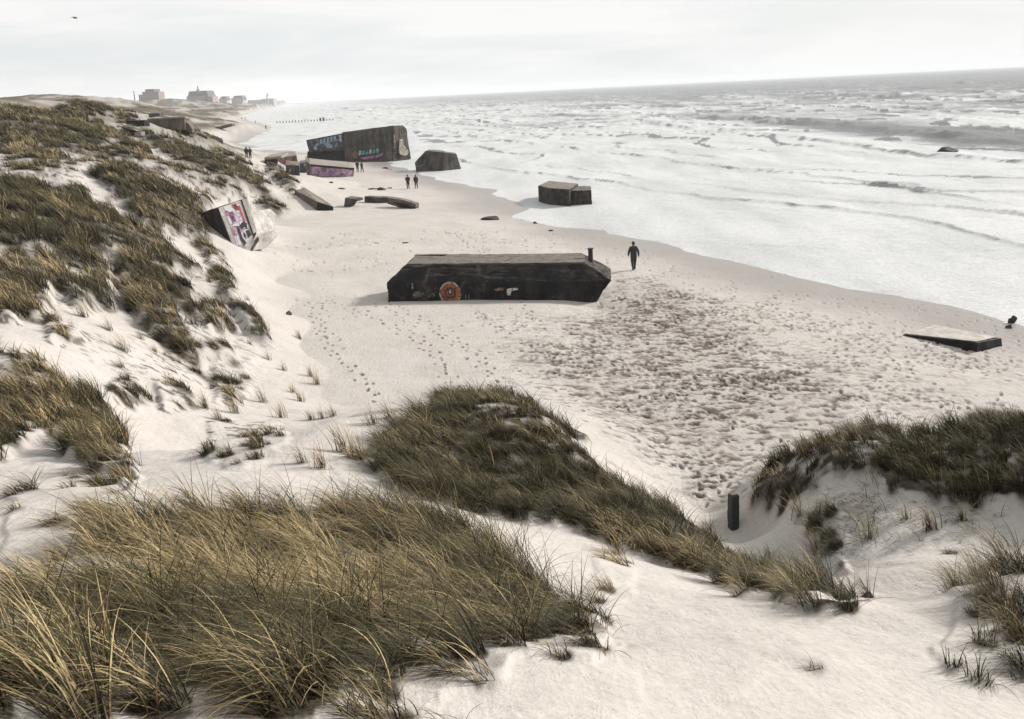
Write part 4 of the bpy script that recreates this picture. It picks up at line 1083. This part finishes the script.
# ---------------------------------------------------------------- rocks, weed, driftwood
def rock_mesh(seed, flat=.6):
    bm = bmesh.new(); bmesh.ops.create_icosphere(bm, subdivisions=3, radius=.5)
    from mathutils import noise
    for v in bm.verts:
        n = noise.fractal(v.co * 2.2 + Vector((seed * 9.7, 0, 0)), 1, 2, 4); v.co *= 1 + n * .55
        v.co.z *= flat
    me = bpy.data.meshes.new('rock'); bm.to_mesh(me); bm.free()
    for p in me.polygons: p.use_smooth = True
    return me
def lump(name, px, py, wpx, hpx, label, cat, mat, seed=1, sink=.25, p=None, group=None):
    p = base(px, py) if p is None else p
    d = math.hypot(p.x, p.y); m = math.hypot(d, HC - p.z) / 1000
    me = rock_mesh(seed, .8); me.materials.append(mat)
    o = link(bpy.data.objects.new(name, me)); o.scale = (wpx * m, wpx * m * .7, max(hpx * m, .08) * 1.25); o.location = p + Vector((0, 0, hpx * m * (.5 - sink)))
    return tag(o, label, cat, group)
lump('rock', 948, 153, 17, 8, 'dark rock breaking the surface of the sea near the right edge', 'rock', C_BLACK, 2, .3, V3(at_z(948, 154, 0)))
lump('rock', 1012, 323, 8, 8, 'larger black rock at the waterline by the right edge', 'rock', C_BLACK, 3)
lump('rock', 1009, 328, 6, 4, 'smaller black rock just below the larger one at the right waterline', 'rock', C_BLACK, 4)
lump('seaweed_heap', 490, 219.5, 18, 4.5, 'flat black heap of seaweed alone on the middle of the beach', 'seaweed', C_BLACK, 5)
lump('stone', 535, 223.5, 4, 2.4, 'small dark stone on the sand below the block in the surf', 'stone', C_BLACK, 6)
lump('stone', 551, 231, 4.5, 1.8, 'flat dark stone on the sand above the right end of the long bunker', 'stone', C_BLACK, 7)
lump('stone', 289, 315, 6, 5, 'brown stone alone on the smooth sand at the foot of the left dune', 'stone', C_BROWN, 8)
lump('stone', 331, 183, 3.5, 2, 'small black stone below the purple block', 'stone', C_BLACK, 9)
lump('stone', 341, 189, 8, 1.6, 'thin dark stone half buried in the sand above the broken low wall', 'stone', C_BLACK, 10)
lump('stone', 405, 243, 6, 1.4, 'flat dark stone above the left half of the long bunker', 'stone', C_GREY, 11)
lump('seaweed_heap', 382, 190, 9, 3.2, 'dark clump of seaweed caught on the stick above the broken low wall', 'seaweed', C_BLACK, 12)
def stick(a, b, rad, label, mat, cat='driftwood', lift=.02):
    A, B = base(*a), base(*b); t_ = (A + B) / 2; d = B - A; bm = bmesh.new(); n = 9
    prev = None; random.seed(int(a[0]))
    side = d.cross(Vector((0, 0, 1))).normalized()
    for k in range(n + 1):
        u = k / n; c = A + d * u + side * random.gauss(0, rad * .8) + Vector((0, 0, lift + random.gauss(0, rad * .3))); r = rad * (1 - .55 * u)
        ringv = [bm.verts.new(c + side * math.cos(q) * r + Vector((0, 0, 1)) * math.sin(q) * r) for q in [i * math.pi / 3 for i in range(6)]]
        if prev:
            for i in range(6): bm.faces.new((prev[i], prev[(i + 1) % 6], ringv[(i + 1) % 6], ringv[i]))
        else: bm.faces.new(ringv)
        prev = ringv
    bm.faces.new(prev[::-1])
    o = bm_obj('driftwood', bm, mat, None, rel=t_, smooth=True); o.location = t_
    return tag(o, label, cat)
WOOD = plain('grey_driftwood', (.10, .085, .07), .9, .4, 5); DWOOD = plain('dark_timber', (.022, .02, .019), .85, .4, 8)
stick((368, 189.5), (392, 188.5), .16, 'long thin dark stick lying on the sand above the broken low wall', DWOOD)
stick((384, 168), (390, 169.6), .22, 'short dark plank in front of the tilted bunker', DWOOD)
stick((612, 301.5), (627, 298.5), .06, 'bent grey branch on the sand off the right end of the long bunker', WOOD)
b0 = base(220, 129); t = empty('concrete_beam', b0, 'pale grey straight beam lying far off on the distant beach below the town', 'concrete beam')
block('body', [(208,129.2),(231.6,123.4),(232.6,125.8),(209,132)], b0.y, (.5, 1.5, 0), C_GREY, t, 2, .05, .4, .05, 45)

# timber post in the sand gap
pb = base(733.5, 527.5); mpx = math.hypot(math.hypot(pb.x, pb.y), HC - pb.z) / 1000
t = empty('timber_post', pb, 'short square blackened timber post standing in the sand gap between the dunes', 'post')
bm = bmesh.new(); box(bm, pb + Vector((0, 0, 13.6 * mpx * 1.1)), (8.2 * mpx, 8.2 * mpx, 34 * mpx * 1.08), Matrix.Rotation(.35, 3, 'Z').to_quaternion())
o = bm_obj('shaft', bm, DWOOD, t, bevel=.02, rel=pb); weather(o, 4, .012, 4, 44)
bm = bmesh.new(); box(bm, pb + Vector((0, 0, 31.6 * mpx * 1.08)), (6.6 * mpx, 6.6 * mpx, .03), Matrix.Rotation(.35, 3, 'Z').to_quaternion())
bm_obj('worn_top', bm, WOOD, t, bevel=.01, rel=pb)

# groyne posts in the far shallows
post0 = None
for k, xx in enumerate(np.linspace(277, 333, 19)):
    p = V3(at_z(xx, 123.2 - (xx - 277) * .045, -.05)); tall = 1.0 if k not in (14, 15) else 1.7
    if post0 is None:
        bm = bmesh.new(); bmesh.ops.create_cone(bm, segments=8, radius1=.28, radius2=.24, depth=1.6, cap_ends=True, matrix=Matrix.Translation((0, 0, .3)))
        post0 = o = bm_obj('groyne_post', bm, DWOOD, None)
    else: o = link(post0.copy())
    o.location = p; o.scale = (tall * (1 if tall < 1.1 else 1.3), tall, tall)  # the two taller uprights look like people, built from the stump mesh
    tag(o, 'dark stump in the row of groyne posts in the far shallows' if tall < 1.1 else ('left one of the two taller people-like uprights in the far shallows' if k == 14 else 'right one of the two taller people-like uprights in the far shallows'), 'groyne post', 'groyne posts in the far shallows')

# ---------------------------------------------------------------- people
SKIN = plain('skin', (.36, .22, .16), .6, .1); JACK = plain('black_jacket', (.014, .014, .016), .75, .3, 20); JEAN = plain('dark_trousers', (.02, .021, .026), .85, .3, 20)
HAIRM = plain('dark_hair', (.02, .015, .012), .7, .3, 30); SHOE = plain('dark_shoes', (.015, .014, .013), .6, .2); JACK2 = plain('brown_black_coat', (.03, .025, .022), .8, .3, 20)
def figure(pose):
    """one skinned body facing +y; pose: joint offsets"""
    J = dict(pel=(0, 0, .94), wai=(0, -.005, 1.10), che=(0, 0, 1.32), nek=(0, -.01, 1.48), hd0=(0, .012, 1.585), hd1=(0, .015, 1.66), hd2=(0, .0, 1.73))
    Rd = dict(pel=(.185, .15), wai=(.19, .15), che=(.21, .155), nek=(.062, .062), hd0=(.076, .088), hd1=(.09, .108), hd2=(.07, .085))
    E_ = [('pel', 'wai'), ('wai', 'che'), ('che', 'nek'), ('nek', 'hd0'), ('hd0', 'hd1'), ('hd1', 'hd2')]
    for s, n in ((-1, 'l'), (1, 'r')):
        arm = pose['arm_' + n]; leg = pose['leg_' + n]
        J['sh' + n] = (s * .185, -.005, 1.405); Rd['sh' + n] = (.098, .095)
        el = np.array([s * .265, arm[0] * .5 - .03, 1.15]); wr_ = np.array([s * .27, arm[0] + .04, .92]) if not arm[1] else np.array([s * .14, .16, 1.02])
        J['el' + n] = tuple(el); Rd['el' + n] = (.078, .078); J['wr' + n] = tuple(wr_); Rd['wr' + n] = (.05, .05)
        hd = wr_ + (wr_ - el) / np.linalg.norm(wr_ - el) * .075; J['hn' + n] = tuple(hd); Rd['hn' + n] = (.026, .04)
        E_ += [('che', 'sh' + n), ('sh' + n, 'el' + n), ('el' + n, 'wr' + n), ('wr' + n, 'hn' + n)]
        fo_, lift = leg
        J['hp' + n] = (s * .095, 0, .87); Rd['hp' + n] = (.118, .125)
        kn = (s * .10, fo_ * .5 + .03 + lift * .25, .49 + lift * .1); an = (s * .095, fo_ - lift * .2, .085 + lift * .3)
        J['kn' + n] = kn; Rd['kn' + n] = (.082, .085); J['an' + n] = an; Rd['an' + n] = (.06, .062)
        J['to' + n] = (s * .11, an[1] + .17, an[2] - .045 - lift * .12); Rd['to' + n] = (.042, .03)
        E_ += [('pel', 'hp' + n), ('hp' + n, 'kn' + n), ('kn' + n, 'an' + n), ('an' + n, 'to' + n)]
        u = (hd - wr_) / np.linalg.norm(hd - wr_)
        for f, (oy, ln) in enumerate(((-.027, .055), (-.009, .07), (.009, .075), (.027, .066))):
            a_ = hd + np.array([0, oy, 0]) - u * .01; J[f'f{n}{f}a'] = tuple(a_); J[f'f{n}{f}b'] = tuple(a_ + u * ln * .6 + np.array([-s * .006, .004, 0])); J[f'f{n}{f}c'] = tuple(a_ + u * ln + np.array([-s * .02, .008, 0]))
            for q in 'abc': Rd[f'f{n}{f}{q}'] = (.009, .009)
            E_ += [(f'f{n}{f}a', f'f{n}{f}b'), (f'f{n}{f}b', f'f{n}{f}c')]
        a_ = wr_ + u * .03 + np.array([0, .025, 0]); J[f't{n}a'] = tuple(a_); J[f't{n}b'] = tuple(a_ + u * .03 + np.array([0, .03, 0])); J[f't{n}c'] = tuple(a_ + u * .06 + np.array([-s * .005, .036, 0]))
        for q in 'abc': Rd[f't{n}{q}'] = (.010, .010)
        E_ += [(f't{n}a', f't{n}b'), (f't{n}b', f't{n}c')]
        J['ea' + n] = (s * .076, 0, 1.63); J['eb' + n] = (s * .086, -.012, 1.65); Rd['ea' + n] = (.018, .02); Rd['eb' + n] = (.012, .02); E_ += [('ea' + n, 'eb' + n)]
    J['no0'] = (0, .10, 1.65); J['no1'] = (0, .118, 1.622); Rd['no0'] = (.010, .010); Rd['no1'] = (.016, .014); E_ += [('no0', 'no1')]
    names = list(J); ix = {n: i for i, n in enumerate(names)}
    me = bpy.data.meshes.new('body'); me.from_pydata([J[n] for n in names], [(ix[a], ix[b]) for a, b in E_], [])
    o = bpy.data.objects.new('body', me); COL.objects.link(o)
    o.modifiers.new('skin', 'SKIN'); md = o.modifiers.new('sub', 'SUBSURF'); md.levels = 2; md.render_levels = 2
    for i, n in enumerate(names):
        sv = me.skin_vertices[0].data[i]; sv.radius = Rd[n]; sv.use_root = n == 'pel' or n.startswith(('ea', 'no0')) or (n[0] in 'ft' and n.endswith('a'))
    bpy.context.view_layer.update(); dg = bpy.context.evaluated_depsgraph_get()
    m2 = bpy.data.meshes.new_from_object(o.evaluated_get(dg)); bpy.data.objects.remove(o); bpy.data.meshes.remove(me)
    m2.name = 'body'
    for p in m2.polygons: p.use_smooth = True
    return m2
def dress(m2, jacket, trousers, coat_hem=.80):
    m2 = m2.copy()
    m2.materials.clear()
    for m in (SKIN, jacket, trousers, SHOE): m2.materials.append(m)
    for p in m2.polygons:
        c = p.center; hand = abs(c.x) > .2 and c.z < .92
        p.material_index = 0 if c.z > 1.50 or hand else (1 if c.z > coat_hem else (2 if c.z > .10 else 3))
    return m2
def hair_mesh():
    bm = bmesh.new(); bmesh.ops.create_uvsphere(bm, u_segments=20, v_segments=14, radius=1)
    for v in bm.verts: v.co = Vector((v.co.x * .104, v.co.y * .124 - .012, v.co.z * .118 + 1.668))
    bmesh.ops.delete(bm, geom=[v for v in bm.verts if (v.co.y > .03 and v.co.z < 1.715) or v.co.z < 1.585], context='VERTS')
    me = bpy.data.meshes.new('hair'); bm.to_mesh(me); bm.free(); me.materials.append(HAIRM)
    for p in me.polygons: p.use_smooth = True
    return me
WALK = figure(dict(arm_l=(.16, 0), arm_r=(-.18, 0), leg_l=(-.20, .16), leg_r=(.24, 0)))
STAND = figure(dict(arm_l=(.02, 1), arm_r=(.02, 1), leg_l=(.03, 0), leg_r=(-.07, .05)))
HAIR = hair_mesh()
def person(px, py, h, heading, mesh, label, jacket=JACK, hem=.80, p=None, group=None):
    p = base(px, py) if p is None else p
    t = empty('person', p - Vector((0, 0, .02)), label, 'person', group); t.rotation_euler[2] = heading; s = h / 1.80; t.scale = (s, s, s)
    link(bpy.data.objects.new('body', dress(mesh, jacket, JEAN, hem)), t); link(bpy.data.objects.new('hair', HAIR), t)
    return t
person(634, 270.5, 1.80, .1, WALK, 'person in black jacket and dark trousers walking away past the long bunker')
person(408.3, 189, 1.76, .25, STAND, 'left one of two dark-clad people standing side by side near the surf', hem=.66)
person(416.4, 188.6, 1.72, -.1, WALK, 'right one of two dark-clad people standing side by side near the surf', JACK2, .72)
person(357.8, 172, 1.75, .4, STAND, 'left one of two people in dark clothes below the tilted bunker', hem=.7)
person(362.2, 172.4, 1.66, -.5, WALK, 'right one of two people in dark clothes below the tilted bunker', JACK2)
person(247, 158.6, 1.75, 0, WALK, 'left one of two people walking beyond the dune foot left of the ruins')
person(250.6, 158.8, 1.7, .3, STAND, 'right one of two people walking beyond the dune foot left of the ruins')
person(266, 129.3, 1.8, 0, WALK, 'lone distant person on the tip of the far sand spit')
person(255.3, 123.4, 1.75, 0, STAND, 'tiny distant person left of the one on the sand spit')
person(242, 119.4, 1.75, .4, WALK, 'left one of a tiny far pair on the distant beach')
person(245.4, 119.5, 1.75, 0, STAND, 'right one of a tiny far pair on the distant beach')

# ---------------------------------------------------------------- gull
gpos = V3(at_r(75, 18, 110)); t = empty('gull', gpos, 'tiny dark gull flying in the upper left sky', 'bird')
FEA = plain('grey_feathers', (.12, .12, .13), .7, .2)
bm = bmesh.new(); bmesh.ops.create_uvsphere(bm, u_segments=12, v_segments=8, radius=1)
for v in bm.verts:
    f_ = 1 - .5 * abs(v.co.x); v.co = Vector((v.co.x * .24, v.co.y * .06 * f_, v.co.z * .055 * f_ + (.03 if v.co.x > .7 else 0)))
bm_obj('body', bm, FEA, t, smooth=True)
for sd_ in (-1, 1):
    bm = bmesh.new(); st_ = [(0, .0, .10), (.22, .10, .11), (.48, .05, .07), (.62, -.02, .012)]; pr = None
    for y, z, cw in st_:
        rg_ = [bm.verts.new((cw - y * .12, sd_ * y, z)), bm.verts.new((-y * .12, sd_ * y, z + .018)), bm.verts.new((-cw - y * .2, sd_ * y, z)), bm.verts.new((-y * .12, sd_ * y, z - .008))]
        if pr:
            for i in range(4): bm.faces.new((pr[i], pr[(i + 1) % 4], rg_[(i + 1) % 4], rg_[i]))
        pr = rg_
    bm_obj('wing', bm, FEA, t)

# ---------------------------------------------------------------- the town far along the coast
WALLC = plain('plaster_wall', (.27, .245, .235), .9, .15, .1); BRICK = plain('brick_wall', (.24, .185, .17), .9, .2, .1); SLATE = plain('slate_roof', (.07, .07, .08), .8, .2, .1); GLASS = plain('dark_window', (.05, .055, .06), .3, .2)
def town(label, r, pieces, cat='building', name='building'):
    """pieces: (part, x0, x1, ytop, ybase, depth, material, inset of the top)"""
    x0 = pieces[0][1]; p = V3(at_r((pieces[0][1] + pieces[0][2]) / 2, pieces[0][4], r)); t = empty(name, p, label, cat)
    for nm, a, b, yt, yb, dep, m, ins in pieces:
        Y = p.y; A_, B_ = V3(at_y(a, yb, Y)), V3(at_y(b, yb, Y)); zt = at_y((a + b) / 2, yt, Y)[2]; zb_ = min(A_.z, B_.z) - 2
        w = B_.x - A_.x; i = ins * w
        bm = hull([(A_.x, Y, zb_), (B_.x, Y, zb_), (A_.x, Y + dep, zb_), (B_.x, Y + dep, zb_), (A_.x + i, Y + i, zt), (B_.x - i, Y + i, zt), (A_.x + i, Y + dep - i, zt), (B_.x - i, Y + dep - i, zt)])
        bm_obj(nm, bm, m, t, rel=p)
    return t
def win_rows(t, a, b, ys, Y, r, n):
    for yy in ys:
        for k in range(n):
            xx = a + (b - a) * (k + .5) / n; c = V3(at_y(xx, yy, Y)); bm = bmesh.new(); box(bm, c, (r * .0007, .3, r * .0009)); bm_obj('window', bm, GLASS, t, rel=t.location)
t = town('stepped pale apartment block with dark flat roof on the far coast', 1500, [('wall', 143.5, 155, 91.5, 104, 30, WALLC, 0), ('roof', 145, 154, 89.2, 91.6, 26, SLATE, .02), ('side_wing', 154.8, 159.6, 91.5, 104, 25, BRICK, 0), ('side_wing', 139.6, 143.7, 94.5, 104, 20, WALLC, 0)])
win_rows(t, 144, 155, (93.5, 96, 98.5), t.location.y - .2, 1500, 6)
t = town('broad reddish hotel with sloping roof and a thin spire on the far coast', 1600, [('wall', 187.5, 208, 96, 106, 40, WALLC, 0), ('roof', 187, 208.4, 91, 96.2, 42, SLATE, .09), ('side_wing', 206, 213.5, 96.4, 106, 30, BRICK, 0), ('spire', 197.2, 198.6, 86, 92, 3, SLATE, .3), ('spire_base', 196.6, 199.2, 89.6, 92, 5, BRICK, 0)])
win_rows(t, 189, 207, (97.6, 100), t.location.y - .2, 1600, 9)
town('small pale house right of the spired hotel on the far coast', 1900, [('wall', 219.5, 227, 98.4, 105, 25, WALLC, 0), ('roof', 219.2, 227.3, 96.4, 98.6, 26, SLATE, .2)], 'house', 'house')
town('wide pale house with a low roof near the middle of the far coast', 2000, [('wall', 231.8, 243, 98, 105, 30, WALLC, 0), ('roof', 232, 243.2, 95.6, 98.2, 31, SLATE, .15)], 'house', 'house')
t = town('last low building towards the tip of the far coast', 2500, [('wall', 262, 274, 98.6, 105, 40, WALLC, 0), ('side_wing', 248, 262, 100, 105.5, 40, WALLC, 0)])
town('slim tower rising above the last building at the tip of the far coast', 2480, [('shaft', 266.8, 268.2, 94.6, 104, 4, WALLC, .15), ('lantern', 267, 268, 93, 94.8, 3, SLATE, .2)], 'lighthouse', 'lighthouse')
town('thin dark mast standing on the far dunes left of the apartment block', 800, [('pole', 134.5, 135.4, 91, 103, .8, SLATE, .2), ('base', 133.9, 136, 101, 104, 1.5, WALLC, 0)], 'mast', 'mast')

# ---------------------------------------------------------------- lone tufts of grass on bare sand
tufts = []
for k in range(5):
    g = np.random.default_rng(300 + k); n = 60
    a_ = g.uniform(0, 2 * np.pi, n); rr_ = np.abs(g.normal(0, .10, n)); X, Y_ = np.cos(a_) * rr_, np.sin(a_) * rr_
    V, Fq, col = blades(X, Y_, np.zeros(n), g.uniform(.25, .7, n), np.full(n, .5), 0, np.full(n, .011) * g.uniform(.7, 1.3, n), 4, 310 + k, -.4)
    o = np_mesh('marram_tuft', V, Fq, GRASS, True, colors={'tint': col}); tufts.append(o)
spots = [(262,322),(268,330),(300,318+20),(318,385),(312,376),(292,392),(322,418),(312,420),(332,416),(240,405),(236,412),(280,418),(250,345),(236,372),(178,330),(170,322),(60,322),(85,318),(72,330),(140,340),(155,352),(125,352),(148,322),
         (172,388),(220,420),(262,402),(205,408),(120,368),(180,365),(110,330),(160,310),(372,425),(388,418),(345,452),(362,462),(300,462),(322,468),(650,560),(668,566),(690,572),(616,556),(604,540),(850,470),(880,482),(900,478),(800,520),(815,552),(905,520),(930,530),(960,520),(870,540),(770,560),
         (30,160),(48,170),(110,205),(118,165),(95,178),(130,222),(222,262),(208,282),(246,300),(75,208),(285,370),(300,402),(270,360)]
random.seed(5); used_t = set()
for a, b in spots:
    k = random.randrange(5); o = tufts[k] if k not in used_t else link(tufts[k].copy()); used_t.add(k)
    p = base(a + random.uniform(-2, 2), b + random.uniform(-1, 1)); d = math.hypot(p.x, p.y); s = random.uniform(.7, 1.25) * (1 if d < 60 else 1.3)
    o.location = p + Vector((0, 0, .0)); o.rotation_euler[2] = random.uniform(-.5, .5); o.scale = (s, s, s * random.uniform(.85, 1.1))
    tag(o, 'small lone tuft of dry marram grass growing on bare sand', 'grass tuft', 'lone marram tufts on the bare sand')
for k in set(range(5)) - used_t: bpy.data.objects.remove(tufts[k])

# ---------------------------------------------------------------- dead roots and stems hanging from the eroded scarp
g = np.random.default_rng(77); X = []; Y_ = []; 
for k in range(900):
    q = g.random(); 
    if q < .55: a, b = g.uniform(815, 880), g.uniform(470, 540)
    elif q < .8: a = g.uniform(850, 1010); b = 542 + 8 * math.sin((a - 850) / 35) - (a - 850) * .05 + g.normal(0, 3)
    else: a, b = g.uniform(880, 980), g.uniform(505, 545)
    d = ray(a, b); r_ = 19.6 + g.normal(0, .7); h = math.hypot(d[0], d[1])
    d_ = at_r(a, b, r_); X.append(d_[0]); Y_.append(d_[1])
X = np.array(X); Y_ = np.array(Y_); Zb_ = grid_interp(X, Y_, Z2); n = len(X)
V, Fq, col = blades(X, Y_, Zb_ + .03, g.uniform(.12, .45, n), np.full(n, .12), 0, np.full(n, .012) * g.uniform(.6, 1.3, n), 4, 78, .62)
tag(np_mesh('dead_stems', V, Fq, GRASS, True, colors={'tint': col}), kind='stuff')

# ------------------------------------------------------------------ world, sun, haze, render
SUN_EL, SUN_AZ = R(29), R(64)          # azimuth from the view direction towards the sea
world = bpy.data.worlds.new('World'); scene.world = world; world.use_nodes = True
nt = world.node_tree
for n in list(nt.nodes): nt.nodes.remove(n)
wo = nt.nodes.new('ShaderNodeOutputWorld'); bg = nt.nodes.new('ShaderNodeBackground'); nt.links.new(bg.outputs[0], wo.inputs[0])
sky = nt.nodes.new('ShaderNodeTexSky'); sky.sky_type = 'NISHITA'; sky.sun_disc = False
sky.sun_elevation = SUN_EL; sky.sun_rotation = SUN_AZ; sky.dust_density = 3.0; sky.air_density = 1.0; sky.ozone_density = 1.0
tc = N(nt, 'ShaderNodeTexCoord'); mp = N(nt, 'ShaderNodeMapping'); mp.inputs['Scale'].default_value = (1.3, 1.3, 9.0)
nt.links.new(tc.outputs['Generated'], mp.inputs[0])
cn = N(nt, 'ShaderNodeTexNoise'); cn.inputs['Scale'].default_value = 2.6; cn.inputs['Detail'].default_value = 7; cn.inputs['Roughness'].default_value = .55; cn.inputs['Distortion'].default_value = .4
nt.links.new(mp.outputs[0], cn.inputs['Vector'])
cl = ramp(nt, cn.outputs[0], [(.40, (.84, .84, .84)), (.62, (.99, .99, .99))]).outputs[0]
cc = ramp(nt, cn.outputs[0], [(.42, (.91, .945, .96)), (.60, (1, .995, .98))]).outputs[0]
cv = mixc(nt, 1.0, cc, (7.0, 7.0, 7.0), 'MULTIPLY')
c = mixc(nt, cl, sky.outputs[0], cv)
nt.links.new(c, bg.inputs[0]); bg.inputs[1].default_value = .10

sl = bpy.data.lights.new('sun', 'SUN'); sl.energy = 4.6; sl.angle = R(6); sl.color = (1, .96, .91)
so_ = bpy.data.objects.new('sun', sl); COL.objects.link(so_)
sd = Vector((math.sin(SUN_AZ) * math.cos(SUN_EL), math.cos(SUN_AZ) * math.cos(SUN_EL), math.sin(SUN_EL)))
so_.rotation_euler = (-sd).to_track_quat('-Z', 'Y').to_euler()

hm = bpy.data.materials.new('haze'); hm.use_nodes = True; hn = hm.node_tree
for n in list(hn.nodes): hn.nodes.remove(n)
ho = hn.nodes.new('ShaderNodeOutputMaterial'); pv_ = hn.nodes.new('ShaderNodeVolumePrincipled'); hn.links.new(pv_.outputs[0], ho.inputs['Volume'])
pv_.inputs['Color'].default_value = (.94, .965, 1, 1); pv_.inputs['Density'].default_value = (.00016)
bm = bmesh.new(); box(bm, (0, 0, 28), (34000, 34000, 66)); hz = bm_obj('haze', bm, hm); tag(hz, kind='stuff')

scene.render.engine = 'CYCLES'
scene.cycles.use_denoising = True
scene.cycles.max_bounces = 5; scene.cycles.diffuse_bounces = 2; scene.cycles.glossy_bounces = 2; scene.cycles.transmission_bounces = 3; scene.cycles.volume_bounces = 2
scene.cycles.caustics_reflective = False; scene.cycles.caustics_refractive = False
scene.view_settings.view_transform = 'Standard'; scene.view_settings.look = 'None'
scene.view_settings.exposure = 0.44; scene.view_settings.gamma = 1.0
